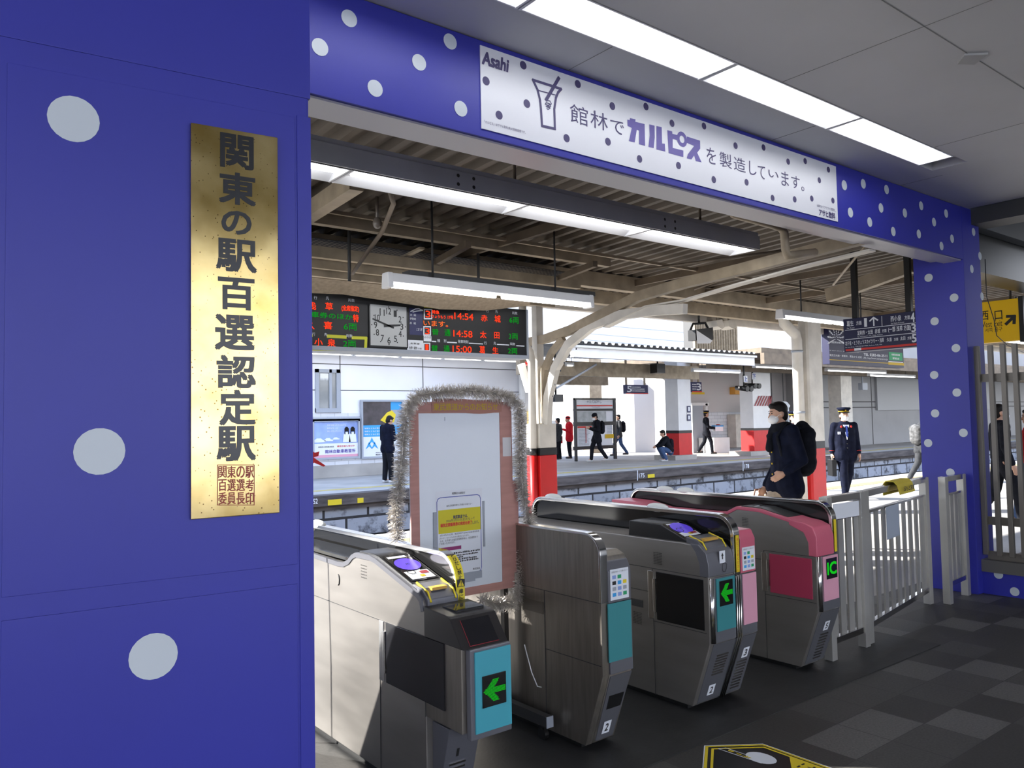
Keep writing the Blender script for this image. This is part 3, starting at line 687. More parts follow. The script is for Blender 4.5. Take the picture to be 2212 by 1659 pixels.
def ticket_slot(t, x0, x1, y, z):
    b = MB(); b.px([(y, z - .055), (y, z - .02), (y + .05, z + .02), (y + .12, z + .03), (y + .12, z - .055)], x0 + .012, x1 - .01); o = b.build('ticket_slot', 'hood', t, bev=.004)
    b = MB(); b.bar((x0 + .05, y + .042, z + .016), (x1 - .05, y + .042, z + .016), .035, .012); b.build('slot_mouth', mat('amber_slot', (.62, .36, .06), .4), o)
    for x in (x0 + .026, x1 - .024): b = MB(); b.tube([(x, y - .004, z - .03), (x, y + .02, z + .008), (x, y + .11, z + .035)], .0045, 6); b.build('yellow_edge', 'yellow', o)
def yellow_strip(t, x0, x1, pts, text):
    b = MB(); b.polybar([(x0, y, z) for y, z in pts], x1 - x0, -.003); o = b.build('warning_strip', mat('warning_yellow', (.80, .66, .03), .4), t)
    (ya, za), (yb_, zb_) = pts[0], pts[1]
    return o
# ---------------- gate A: nearest, black ticket unit in front (X 1.77-1.99)
tA = empty('ticket_gate', (1.88, 3.6, 0), label='nearest steel ticket gate with a black ticket unit and large cyan arrow panel, numbered 1', cat='ticket gate', group='row of ticket gates')
X0, X1 = 1.77, 1.99
prof = [(2.86, .03), (2.86, .70), (2.855, .80)] + [(2.875, .845), (2.91, .868), (2.972, .884), (3.271, .965), (3.33, .973), (3.47, .970), (3.51, .955), (3.55, .926), (3.60, .908), (3.66, .904), (4.0, .912), (4.30, .93), (YB, .93), (YB, .385), (YB - .13, .03)]
b = MB(); b.px(prof, X0, X1 - .045); b.build('body', 'steel', tA, bev=.006)
trimp = [(2.862, .80), (2.878, .845), (2.912, .868), (2.972, .884), (3.271, .965), (3.33, .973), (3.47, .970), (3.51, .955), (3.55, .926), (3.60, .908), (3.66, .904), (4.0, .912), (4.44, .925)]
b = MB(); b.polybar([(X0 - .004, y, z + .004) for y, z in trimp], .018, -.022); b.build('edge_trim', 'hood', tA)
b = MB(); b.box(X0 + .015, X1 - .05, 3.52, 4.40, .92, .935); b.build('dark_tray', 'blackg', tA)
reader(tA, X0 + .012, X1 - .046, [(2.93, .86), (2.93, .885), (3.0, .903), (3.271, .978), (3.33, .984), (3.46, .982), (3.46, .86)], 'black', (3.265, .9785, 2.975, .898), .60, '')
ticket_slot(tA, X0, X1 - .045, 2.852, .868)
hoop(tA, X1 - .045, X1, 1.015, 2.885, 0, r=.13)
b = MB(); b.polybar([(X1 - .0445, y, z) for y, z in [(2.8825, .74), (2.8825, .885)] + arc(2.885 + .13, 1.015 - .13, .1325, 180, 120, 5)], .044, -.0025)
ys = b.build('warning_strip', mat('warning_yellow', (.80, .66, .03), .4), tA)
WF = FR((X1 - .0445, 2.8795, .745), (1, 0, 0), (0, 0, 1)); b = MB()
for i, ch in enumerate('扉にご注意'): WF.text(b, ch, .013, .10 - i * .0235, .033, .119 - i * .0235, .02, .001)
WF.rect(b, .002, .128, .042, .160, .0008); WF.poly(b, [(.006, .131), (.038, .131), (.022, .158)], .0014, 1); WF.text(b, '!', .020, .134, .024, .152, .02, .002)
b.build('warning_text', ['print', 'yellow'], ys)
b = MB()
for i, ch in enumerate('とびだし禁止'):
    an = math.radians(124 + i * 8.8); cc = V((X1 - .0225, 2.885 + .13 + .1345 * math.cos(an), 1.015 - .13 + .1345 * math.sin(an))); up = V((0, -math.sin(an), math.cos(an))) * -1
    f_ = FR(cc, (1, 0, 0), V((0, -math.sin(an) * -1, math.cos(an) * -1)) * -1); f_ = FR(cc, (1, 0, 0), (0, math.sin(an), -math.cos(an)) if False else (0, math.sin(an), abs(math.cos(an)))); f_.text(b, ch, -.010, -.009, .010, .009, .02, .002)
b.build('strip_lettering', 'print', ys)
domes(tA, X1 - .022, 1.012, (4.32,))
# front ticket unit
b = MB(); b.px([(2.86, .70), (2.86, .825), (2.68, .815), (2.66, .805), (2.578, .70)], X0 - .005, X1 - .002); un = b.build('ticket_unit', mat('dark_brown_plastic', (.020, .018, .018), .35), tA, bev=.006)
F_ = FR((X0, 2.578, .70), (1, 0, 0), (0, .085, .108)); b = MB(); F_.rect(b, .035, .012, .175, .122, .0012, 0); b.build('unit_screen', 'smoke', un)
b = MB(); F_.line(b, [(.035, .122), (.035, .012), (.175, .012)], .0025, .002); b.build('red_outline', 'maroon', un)
b = MB(); b.box(X0 + .05, X1 - .03, 2.705, 2.80, .812, .8255); b.build('top_glass', 'smoke', un)
b = MB(); b.box(X0 + .002, X1 - .004, 2.60, 2.862, .375, .70); b.build('front_case', 'steelv', tA, bev=.004)
b = MB(); b.box(X0 + .022, X1 + .002, 2.568, 2.60, .352, .70); b.build('front_frame', 'hood', tA, bev=.006)
b = MB(); b.box(X0 + .042, X1 - .004, 2.562, 2.57, .378, .688); b.build('cyan_panel', mat('cyan_panel', (.06, .38, .46), .4), tA)
display(tA, FR((0, 2.5615, 0), (1, 0, 0), (0, 0, 1)), 1.842, .470, 1.958, .592, 'arrow')
b = MB(); b.px([(2.73, .352), (2.86, .352), (2.86, .02), (2.83, .02)], X0 + .03, X1 - .03); b.build('raked_foot', 'hood', tA, bev=.004)
ff = FR((X0 + .06, 2.8285, .03), (1, 0, 0), (0, -.1, .332))
b = MB(); ff.rect(b, .0, .185, .06, .25, .001); np_ = b.build('number_plate', 'paper', tA); b = MB(); ff.text(b, '1', .024, .20, .036, .236, .02, .002); b.build('digit', 'print', np_)
b = MB(); 
for i in range(7): ff.slab(b, -.005, .165 - i * .022, .075, .174 - i * .022, 0, .006)
b.build('vent_slot', 'chrome', tA)
flap(tA, X0, 2.715, 3.185, .435, .70, 'smoke')
seams(tA, X0, [(2.87, .70, 4.44, .70), (3.243, .70, 3.243, .03), (2.86, .375, 2.86, .70)])
grid(tA, X0, 3.36, 3.42, .86, .93, 5); b = MB(); b.tube([(X0 - .002, 3.66 + .018 * math.cos(q), .82 + .028 * math.sin(q)) for q in (1.9, 2.4, 3.1, 3.8, 4.4)], .0025, 5); b.build('lock_mark', 'darkgrey', tA)
b = MB(); b.box(X0 + .02, X1 - .01, 2.9, YB - .12, 0, .03); b.build('plinth', 'black', tA)

# ---------------- gate B: plain steel screen facing us (X 2.65-2.845)
tB = empty('ticket_gate', (2.75, 3.6, 0), label='steel ticket gate with a plain closed side and teal front panel, beside the whiteboard', cat='ticket gate', group='row of ticket gates')
X0, X1 = 2.65, 2.845
b = MB(); b.px([(2.85, .03), (2.72, .385), (2.72, .94)] + arc(2.82, .94, .1, 180, 90, 5) + [(YB - .1, 1.04), (YB, .94), (YB, .385), (YB - .13, .03)], X0, X0 + .042); b.build('side_screen', 'steelv', tB, bev=.003)
rp = [(2.719, .72), (2.719, .93)] + arc(2.82, .94, .103, 180, 90, 7) + [(3.3, 1.043), (YB - .1, 1.043)]
b = MB(); b.polybar([(X0 - .002, y, z) for y, z in rp], .046, -.012); b.build('rim', 'chrome', tB, bev=.002)
b = MB(); b.px([(2.85, .03), (2.72, .385), (2.72, .86), (2.75, .93), (2.80, .95), (3.0, .93), (3.3, .90), (YB, .90), (YB, .385), (YB - .13, .03)], X0 + .043, X1); b.build('body', 'steelv', tB, bev=.005)
F_ = YF(2.716)
b = MB(); b.px([(2.714, .715), (2.714, .862), (2.735, .905), (2.78, .94), (2.85, .945), (2.85, .715)], X0 + .044, X1 + .003); b.build('front_hood', 'hood', tB, bev=.005)
b = MB(); b.box(X0 + .044, X1 + .002, 2.712, 2.73, .385, .715); b.build('front_frame', 'hood', tB, bev=.004)
b = MB(); b.box(2.683, 2.836, 2.708, 2.714, .445, .715); b.build('teal_panel', 'teal', tB)
stickers(tB, YF(2.7135), 2.705, .728, 2.828, .872, 3)
b = MB(); y = lambda z: 2.72 + (.385 - z) * (.13 / .355)
b.prism([(X0 + .05, y(.375) - .004, .375), (X1, y(.375) - .004, .375), (X1 - .02, y(.04) - .004, .04), (X0 + .06, y(.04) - .004, .04)], (0, .006, 0)); b.build('raked_panel', 'hood', tB, bev=.002)
b = MB(); b.prism([(X0 + .075, y(.27) - .006, .27), (X0 + .175, y(.27) - .006, .27), (X0 + .172, y(.20) - .006, .20), (X0 + .078, y(.20) - .006, .20)], (0, .008, 0)); b.build('finger_recess', 'black', tB)
number(tB, '2', X0 + .085, X0 + .135, .07, .135)
seams(tB, X0, [(2.72, .722, 4.4, .722), (3.13, .72, 3.13, .03), (2.73, .43, 3.13, .43)])
b = MB(); b.box(X0 - .003, X0, 3.14, 3.30, .60, .66); b.build('tape_patch', mat('brown_tape', (.12, .10, .075), .4), tB)
b = MB(); b.box(X0 + .02, X1 - .01, 2.9, YB - .14, 0, .03); b.build('plinth', 'black', tB)
domes(tB, X0 + .022, 1.043, (4.3,))

# ---------------- gate C: double front, teal arrow half and pink half (X 3.44-3.85)
tC = empty('ticket_gate', (3.64, 3.6, 0), label='double-width steel ticket gate, teal panel with green arrow beside pale pink panel', cat='ticket gate', group='row of ticket gates')
X0, X1 = 3.44, 3.66
b = MB(); b.px([(2.85, .03), (2.72, .385), (2.72, .80), (2.735, .86), (2.78, .897), (2.90, .903), (YB, .90), (YB, .385), (YB - .13, .03)], X0, X1); b.build('body', 'steel', tC, bev=.008)
b = MB(); b.px([(2.714, .735), (2.714, .80), (2.73, .862), (2.78, .903), (2.84, .906), (2.80, .86), (2.775, .80), (2.775, .735)], X0 - .003, X1); b.build('front_hood', 'hood', tC, bev=.005)
reader(tC, X0 + .02, X1 - .004, [(2.85, .895), (2.88, .915), (3.06, .985), (3.30, .988), (3.31, .895)], 'black', (3.06, .9855, 2.88, .9155), .62, '')
ticket_slot(tC, X0, X1 - .002, 2.75, .905)
hoop(tC, X1, 3.715, 1.046, 2.715, 0, r=.11)
YW = YF(2.711); b = MB(); YW.slab(b, X1 + .012, .735, X1 + .040, .935, 0, .002); ws = b.build('warning_strip', 'yellow', tC); b = MB()
for i, ch in enumerate('扉にご注意ください'): YW.text(b, ch, X1 + .018, .905 - i * .021, X1 + .034, .921 - i * .021, 0, .003)
b.build('warning_text', 'redprint', ws)
b = MB(); b.px([(2.85, .03), (2.72, .385), (2.72, .90), (2.74, .945), (2.85, .95), (3.0, .93), (3.2, .90), (YB, .90), (YB, .385), (YB - .13, .03)], 3.716, 3.85); b.build('pink_side_body', 'steel', tC, bev=.006, label='right half of the double gate, with pink fittings')
b = MB(); b.px([(2.712, .722), (2.712, .905), (2.735, .953), (2.86, .956), (2.86, .722)], 3.717, 3.854); b.build('pink_hood', 'pink', tC, bev=.008)
stickers(tC, YF(2.7115), 3.728, .735, 3.842, .862, 5)
b = MB(); b.box(X0 + .03, X1 - .002, 2.713, 2.73, .385, .728); b.box(3.717, 3.852, 2.713, 2.73, .385, .72); b.build('front_frame', 'hood', tC, bev=.004)
b = MB(); b.tube([(X0 + .022, 2.718, .39), (X0 + .022, 2.718, .73)], .016, 10); b.build('corner_post', 'chrome', tC)
b = MB(); b.box(3.492, 3.652, 2.708, 2.715, .445, .722); b.build('teal_panel', 'teal', tC)
b = MB(); b.box(3.722, 3.847, 2.708, 2.715, .442, .716); b.build('pink_panel', 'palepink', tC)
display(tC, YF(2.7075), 3.515, .575, 3.628, .708, 'arrow')
b = MB(); f_ = YF(2.7135); f_.rect(b, 3.53, .80, 3.58, .865, .001, 0); f_.poly(b, [(3.545, .838), (3.565, .838), (3.555, .856)], .002, 1); f_.rect(b, 3.551, .82, 3.559, .838, .002, 1)
f_.line(b, [(3.552, .765), (3.555, .795), (3.575, .80), (3.59, .79), (3.588, .77), (3.575, .752), (3.56, .752)], .003, .002, 1, True); b.build('insert_card_symbol', ['paper', 'print'], tC)
b = MB(); y = lambda z: 2.72 + (.385 - z) * (.13 / .355) - .004
b.prism([(X0 + .03, y(.38), .38), (X1 + .02, y(.38), .38), (X1 + .02, y(.04), .04), (X0 + .03, y(.04), .04)], (0, .006, 0)); b.prism([(3.70, y(.38), .38), (3.85, y(.38), .38), (3.85, y(.04), .04), (3.70, y(.04), .04)], (0, .006, 0)); b.build('raked_panel', 'hood', tC, bev=.002)
b = MB()
for x in (3.665, 3.682, 3.70): b.tube([(x, 2.708, .72), (x, 2.708, .385), (x, 2.842, .03)], .004, 6)
b.build('chrome_strip', 'chrome', tC)
vents(tC, None, [(3.52, .315), (3.62, .315), (3.615, .19), (3.52, .19)], 8); vents(tC, None, [(3.735, .235), (3.82, .235), (3.815, .06), (3.735, .06)], 10)
number(tC, '2', 3.53, 3.585, .075, .135); number(tC, '3', 3.76, 3.815, .245, .305)
flap(tC, X0, 2.752, 3.085, .452, .72, 'blackg')
seams(tC, X0, [(3.11, .735, 4.4, .735), (3.11, .73, 3.11, .03), (3.11, .60, 3.7, .60), (2.73, .735, 3.11, .735), (2.74, .44, 3.11, .44)])
grid(tC, X0, 3.035, 3.10, .76, .83, 8); grid(tC, X0, 3.20, 3.27, .40, .47, 8)
b = MB(); b.disc((X0 - .002, 3.72, .86), (0, 1, 0), (0, 0, 1), .016, 16, th=.003); b.disc((X0 - .004, 3.72, .86), (0, 1, 0), (0, 0, 1), .008, 12, th=.003); b.build('lock', 'chrome', tC)
b = MB(); b.px([(3.19, .50), (3.29, .50), (3.29, .54), (3.19, .54)], X0 - .002, X0); b.build('label_recess', 'darkgrey', tC)
b = MB(); b.box(X0 + .02, 3.84, 2.9, YB - .14, 0, .03); b.build('plinth', 'black', tC)
domes(tC, 3.69, 1.045, (4.24, 3.28))

# ---------------- gate D: pink IC-only gate (X 4.48-4.73)
tD = empty('ticket_gate', (4.6, 3.6, 0), label='pink card-only ticket gate with rose side door and lit green IC display', cat='ticket gate', group='row of ticket gates')
X0, X1 = 4.48, 4.672
tp = [(2.728, .80), (2.74, .86), (2.78, .905), (2.913, .936), (3.114, .978), (3.29, .982), (3.41, .922), (3.6, .915), (4.0, .915), (4.2, .95), (YB, .955)]
b = MB(); b.px([(2.85, .03), (2.72, .385), (2.72, .80)] + tp[1:-1] + [(YB, .95), (YB, .385), (YB - .13, .03)], X0, X1); b.build('body', 'steel', tD, bev=.006)
b = MB(); b.polybar([(X0 - .005, y, z + .006) for y, z in tp], X1 - X0 + .004, -.022); b.build('pink_cover', 'pink', tD, bev=.004)
b = MB(); b.px([(2.712, .72), (2.712, .84), (2.735, .90), (2.79, .922), (2.90, .936), (2.90, .90), (2.80, .86), (2.77, .80), (2.77, .72)], X0 - .006, X1 + .002); b.build('pink_hood', 'pink', tD, bev=.008)
reader(tD, X0 + .02, X1 - .006, [(2.90, .92), (2.92, .945), (3.114, .988), (3.27, .992), (3.28, .92)], 'black', (3.2, .9915, 2.93, .9465), .55, '', stick=False)
hoop(tD, X1 + .002, 4.728, 1.04, 2.722, 0, r=.11)
YW = YF(2.718); b = MB(); YW.slab(b, 4.685, .73, 4.712, .93, 0, .002); b.build('warning_strip', 'yellow', tD)
b = MB(); b.box(X0 + .03, X1 + .05, 2.713, 2.73, .385, .72); b.build('front_frame', 'hood', tD, bev=.004)
b = MB(); b.box(X0 + .052, X1 + .03, 2.708, 2.715, .445, .715); b.build('pink_panel', 'palepink', tD)
b = MB(); b.tube([(X0 + .022, 2.718, .39), (X0 + .022, 2.718, .72)], .016, 10); b.build('corner_post', 'chrome', tD)
display(tD, YF(2.7075), 4.565, .575, 4.685, .70, 'IC')
flap(tD, X0, 2.752, 3.05, .458, .705, 'rose')
b = MB(); y = lambda z: 2.72 + (.385 - z) * (.13 / .355) - .004
b.prism([(X0 + .03, y(.38), .38), (X1 + .05, y(.38), .38), (X1 + .05, y(.04), .04), (X0 + .03, y(.04), .04)], (0, .006, 0)); b.build('raked_panel', 'hood', tD, bev=.002)
vents(tD, None, [(4.575, .235), (4.665, .235), (4.66, .06), (4.575, .06)], 9); number(tD, '5', 4.59, 4.645, .25, .31)
seams(tD, X0, [(3.09, .66, 4.4, .66), (3.09, .72, 3.09, .03), (2.73, .44, 3.09, .44), (2.73, .72, 3.09, .72)])
grid(tD, X0, 3.20, 3.25, .86, .92, 6)
b = MB(); b.box(X0 + .02, X1 + .03, 2.9, YB - .14, 0, .03); b.build('plinth', 'black', tD)
domes(tD, 4.70, 1.04, (4.1, 3.9))
b = MB(); b.box(4.745, 4.812, 2.82, 2.90, .55, .93); thing(b, 'card_terminal', 'black', 'slim black terminal box on the fence side of the pink gate', 'terminal', bev=.006)

# ================================================================== WHITEBOARD WITH TINSEL
BF = YF(3.355)
wb = empty('notice_whiteboard', (2.31, 3.37, 0), label='portable whiteboard with salmon cork border standing between the two nearest gates', cat='whiteboard')
oa0, ob1 = BF.uv(884, 868); oa1, ob0 = BF.uv(1111, 1268); ia0, ib1 = BF.uv(903, 893); ia1, ib0 = BF.uv(1085, 1256)
b = MB(); BF.slab(b, oa0 + .01, ob0 + .01, oa1 - .01, ob1 - .01, -.025, -.004); b.build('back_panel', 'greyp', wb)
b = MB(); BF.slab(b, ia0 - .01, ib0 - .01, ia1 + .01, ib1 + .01, -.004, 0); b.build('writing_surface', 'board', wb)
b = MB()
for (a0, b0, a1, b1) in ((oa0, ob0, ia0, ob1), (ia1, ob0, oa1, ob1), (ia0, ib1, ia1, ob1), (ia0, ob0, ia1, ib0)): BF.slab(b, a0, b0, a1, b1, -.004, .004)
b.build('border', 'cork', wb, bev=.001)
b = MB(); a0, z1 = BF.uv(1107, 1040); a1, z0 = BF.uv(1122, 1235); BF.slab(b, a0, z0, a1, z1, -.03, .002); b.build('side_strip', 'cork', wb)
b = MB(); a0, z1 = BF.uv(931, 862); a1, z0 = BF.uv(1082, 891); n = 12
vs = []
for i in range(n + 1):
    f = i / n; w = .006 * math.sin(f * 7); vs += [BF.p(a0 + (a1 - a0) * f, z0 + w, .008), BF.p(a0 + (a1 - a0) * f, z1 + w * .6, .008)]
b.add(vs, [(2 * i, 2 * i + 2, 2 * i + 3, 2 * i + 1) for i in range(n)]); hb = b.build('heading_strip', mat('salmon_card', (.44, .20, .15), .6), wb)
b = MB(); BF.ptext(b, '東武鉄道からのお知らせ', 934, 871, 1073, 886, .012, .0095); b.build('heading_lettering', mat('gold_print', (.55, .38, .0), .5), hb)
pn = empty('notice_paper', BF.p(*BF.uv(990, 1160), .001), label='white printed notice with yellow heading box taped low on the whiteboard', cat='notice')
a0, z1 = BF.uv(940, 1062); a1, z0 = BF.uv(1044, 1240)
b = MB(); BF.rect(b, a0, z0, a1, z1, .0015); b.build('sheet', 'paper', pn)
b = MB(); la0, lb1 = BF.uv(943, 1076); la1, lb0 = BF.uv(1040, 1233); r = .02
BF.line(b, [(la0 + r, lb1), (la1 - r, lb1), (la1 - r * .3, lb1 - r * .3), (la1, lb1 - r), (la1, lb0 + r), (la1 - r * .3, lb0 + r * .3), (la1 - r, lb0), (la0 + r, lb0), (la0 + r * .3, lb0 + r * .3), (la0, lb0 + r), (la0, lb1 - r), (la0 + r * .3, lb1 - r * .3)], .0035, .002, closed=True); b.build('blue_outline', 'bluep', pn)
b = MB(); BF.prect(b, 946, 1103, 1038, 1143, .002); yb = b.build('yellow_box', mat('bright_yellow_print', (.66, .58, .01), .5), pn)
b = MB(); BF.ctext(b, '東武鉄道では、', 978, 1117, 1010, .017, .02, .003); BF.ctext(b, '2026年3月13日(金)をもって', 963, 1126, 1025, .016, 0, .003); BF.ctext(b, 'します。', 1020, 1128.5, 1033, .015, .01, .003); b.build('box_lettering', 'navy', yb)
b = MB(); BF.ctext(b, '磁気定期乗車券の発売を終了', 951, 1135.5, 1019, .018, .03, .003); b.build('red_lettering', 'redprint', yb)
b = MB(); BF.ctext(b, '磁気定期乗車券をご利用のお客さまへ', 964, 1093, 1020, .010, 0, .002)
for s, x0, y0, x1 in (('3月14日(土)以降、東武鉄道ではPASMO定期乗車券', 950, 1157.5, 1035), ('(カード・モバイル)のみの発売となります。', 949, 1164, 1013), ('なお、お手持ちの磁気定期乗車券は、有効期限まで', 950, 1169.5, 1032), ('ご利用いただけます。', 948, 1175.5, 983)): BF.ctext(b, s, x0, y0, x1, .011, 0, .002)
for i, (x0, y0, x1) in enumerate(((950, 1199, 1036), (950, 1204.5, 1032), (950, 1209, 1000), (950, 1213.5, 1030), (950, 1218, 1034))): scat2(b, BF, x0, y0, x1, .009, 0, .002, i)
BF.ctext(b, '東武鉄道', 1021, 1229, 1036, .010, .01, .002); BF.ctext(b, '東武鉄道 からのお知らせ', 976, 1066, 1004, .012, .01, .002)
b.build('fine_print', 'print', pn)
b = MB(); BF.prect(b, 951, 1184, 996, 1185.5, .002); b.build('purple_label', mat('plum_print', (.30, .03, .16), .5), pn)
for i, (x0, y0, x1, y1) in enumerate(((935, 1107, 944, 1195), (1042, 1082, 1047, 1180), (986, 1240, 1040, 1247), (970, 1248, 1025, 1254), (960, 901, 1036, 908))):
    a0, z1 = BF.uv(x0, y0); a1, z0 = BF.uv(x1, y1); b = MB(); BF.slab(b, a0, z0, a1, z1, .001, .006 + .0015 * (i == 3))
    lab = ['grey magnet strip along the left edge of the notice', 'clear strip along the right edge of the notice', 'upper grey magnet bar below the notice', 'lower grey magnet bar below the notice', 'pale grey magnet bar near the top of the whiteboard'][i]
    thing(b, 'magnet_strip', 'greyp' if i != 4 else 'board', lab, 'magnet', 'magnet strips on the whiteboard')
b = MB(); BF.prect(b, 1084, 945, 1103, 985, .006); thing(b, 'tape_patch', mat('clear_tape', (.60, .58, .58), .2), 'crinkled piece of clear tape on the right border of the whiteboard', 'tape')
for x in (oa0 + .05, oa1 - .035):
    b = MB(); b.box(x - .014, x + .014, 3.383, 3.413, .05, 1.6); b.build('upright', mat('stand_tube', (.07, .065, .06), .35, .6), wb)
for x in (oa0 + .05, oa1 - .035):
    b = MB(); b.box(x - .02, x + .02, 3.05, 3.75, .075, .125); ft = b.build('foot_bar', mat('dark_stand_foot', G(.035), .4), wb)
    b = MB(); b.box(x - .021, x + .021, 3.045, 3.05, .073, .127); b.build('end_cap', 'greyp', ft)
    for y in (3.10, 3.70):
        b = MB(); b.disc((x - .012, y, .03), (0, 1, 0), (0, 0, 1), .03, 14, th=.024); b.box(x - .008, x + .008, y - .02, y + .02, .055, .076); b.build('caster', 'black', ft)
# tinsel garland: one strand
path = [(852, 1165), (850, 1150), (848, 1100), (856, 1040), (862, 985), (866, 920), (874, 880), (893, 856), (940, 847), (1000, 843), (1060, 850), (1104, 862), (1116, 890), (1117, 960), (1118, 1030), (1125, 1075), (1137, 1120), (1128, 1180), (1119, 1250), (1112, 1283), (1075, 1303), (1030, 1293)]
pts = [BF.p(*BF.uv(*q), .03) for q in path]
def tinsel(mb, pts, per_m, ln, rr, dirn=None):
    for p, q in zip(pts, pts[1:]):
        t = (q - p); L = t.length; t = t / L; a = t.orthogonal().normalized(); c = t.cross(a)
        for i in range(int(L * per_m)):
            o = p + t * L * rr.random(); an = rr.random() * 6.283; d = (a * math.cos(an) + c * math.sin(an) + t * rr.uniform(-.6, .6)).normalized(); l = ln * rr.uniform(.6, 1.1)
            w = d.cross(V((rr.uniform(-1, 1), rr.uniform(-1, 1), rr.uniform(-1, 1)))).normalized() * .0013; e = o + d * l + V((0, 0, -.12 * l))
            mb.add([o - w, o + w, e + w * .7, e - w * .7], [(0, 1, 2, 3)])
rr = random.Random(3); b = MB(); tinsel(b, pts, 4200, .047, rr); b.tube(pts, .004, 5)
for q in ((1075, 1296), (1090, 1300), (1060, 1300)):
    o = BF.p(*BF.uv(*q), .03); tinsel(b, [o, o + V((.03, 0, -.03))], 3000, .05, rr)
thing(b, 'tinsel_garland', 'tinsel', 'silvery grey tinsel garland hung round the edge of the whiteboard', 'garland', kind='stuff')
b = MB(); b.tube([V((2.57, 3.2, .45)), V((2.58, 3.16, .32)), V((2.60, 3.14, .25)), V((2.635, 3.15, .235))], .003, 6); thing(b, 'white_cord', 'white', 'thin white cord hanging beside the foot of the whiteboard', 'cord')
# red leaf-like decoration peeking out behind the pillar
b = MB(); KF = YF(3.9)
for pl in ([(655, 985), (690, 975), (688, 985), (664, 992)], [(655, 990), (672, 985), (703, 1006), (698, 1008)], [(655, 985), (665, 968), (683, 981), (668, 998)], [(650, 1000), (680, 990), (676, 1000), (655, 1010)]): KF.ppoly(b, pl, .004 * len(b.f))
bb = MB(); bb.v, bb.f, bb.m, bb.sm = b.v, b.f, b.m, b.sm
q = KF.p(*KF.uv(640, 980), 0); b.tube([q, (q.x - .05, 3.9, .5), (q.x - .05, 3.9, 0)], .006, 6)
thing(b, 'red_decoration', 'red', 'small bright red pointed decoration showing beside the blue pillar', 'decoration')

# ================================================================== FLOOR STICKER
ZF = FR((0, 0, .0025), (1, 0, 0), (0, 1, 0))
fs = empty('floor_sticker', (3.15, 2.2, 0), label='black hexagonal floor sticker with yellow border and ticket drawing', cat='floor sticker')
oc = [PZ(*p, 0) for p in ((1510, 1659), (1521, 1614), (1640, 1607))]
hx = [(2.90, 2.36), (3.13, 2.53), (3.36, 2.36), (3.36, 1.98), (3.13, 1.80), (2.90, 1.98)]
b = MB(); ZF.poly(b, hx, 0); b.build('sheet', 'black', fs)
sc = lambda k: [(3.13 + (x - 3.13) * k, 2.165 + (y - 2.165) * k) for x, y in hx]
b = MB(); ZF.line(b, sc(.955), .014, .001, closed=True); ZF.line(b, sc(.86), .012, .001, closed=True); ZF.poly(b, [(3.20, 2.10), (3.335, 2.20), (3.335, 1.99), (3.20, 1.92)], .0008); b.build('yellow_border', 'yellow', fs)
b = MB(); b.add([ZF.p(3.215 + .055 * math.cos(q * .25), 2.27 + .075 * math.sin(q * .25), .001) for q in range(25)], [tuple(range(25))])
ZF.line(b, [(3.15, 2.46), (3.185, 2.445), (3.20, 2.22), (3.165, 2.235)], .005, .0014, closed=True); ZF.line(b, sc(.99), .005, .0012, closed=True); b.build('white_drawing', 'paper', fs)
b = MB(); ZF.text(b, 'きっぷ', 3.166, 2.30, 3.182, 2.42, .01, .0018, rot=1); b.build('yellow_lettering', 'yellow', fs)
b = MB(); ZF.text(b, 'ここ', 3.25, 2.05, 3.31, 2.11, .02, .0016); b.build('black_lettering', 'print', fs)

# ================================================================== STAINLESS FENCE
def panel(label, xa, ya, xb, yb_, z0, z1, n, posts, zmid=None, wide=None):
    t = empty('fence', ((xa + xb) / 2, (ya + yb_) / 2, 0), label=label, cat='fence', group='stainless fence beside the pink gate')
    A, B = V((xa, ya, 0)), V((xb, yb_, 0)); d = (B - A).normalized(); L = (B - A).length
    b = MB(); b.bar(A + V((0, 0, z1)), B + V((0, 0, z1)), .05, .045); b.build('rail', 'chrome', t, bev=.003)
    for zz, ww, hh in ((z1 - .13, .03, .02), (z0, .04, .04)): b = MB(); b.bar(A + V((0, 0, zz)), B + V((0, 0, zz)), ww, hh); b.build('rail', 'chrome', t, bev=.003)
    for i in range(n):
        p = A + d * L * (i + .6) / (n + .2); w = .072
        if wide and i >= n - wide: w = .11
        b = MB(); b.bar(p + V((0, 0, z0)), p + V((0, 0, z1 - .13)), .012, w, up=tuple(d)); b.build('baluster', 'fencesteel', t)
    for f in posts:
        p = A + d * L * f; b = MB(); b.box(p.x - .03, p.x + .03, p.y - .03, p.y + .03, 0, z1 + .02); b.build('post', 'fencesteel', t, bev=.004)
    return t
zf = 1.03
panel('first stainless fence panel, next to the pink ticket gate', 4.84, 2.86, 5.30, 2.875, .12, zf, 4, (0, .98))
panel('middle stainless fence gate with a yellow cloth over its rail', 5.39, 2.90, 6.87, 3.16, .12, zf, 9, (.0, 1.0), wide=1)
panel('short stainless fence panel touching the blue dotted pillar', 6.98, 3.05, 7.42, 3.09, .16, zf, 4, (0.0, 1.0), wide=1)
p0, p1 = V((5.62, 2.94, zf)), V((6.02, 3.01, zf)); dd = (p1 - p0).normalized(); sd_ = V((-dd.y, dd.x, 0))
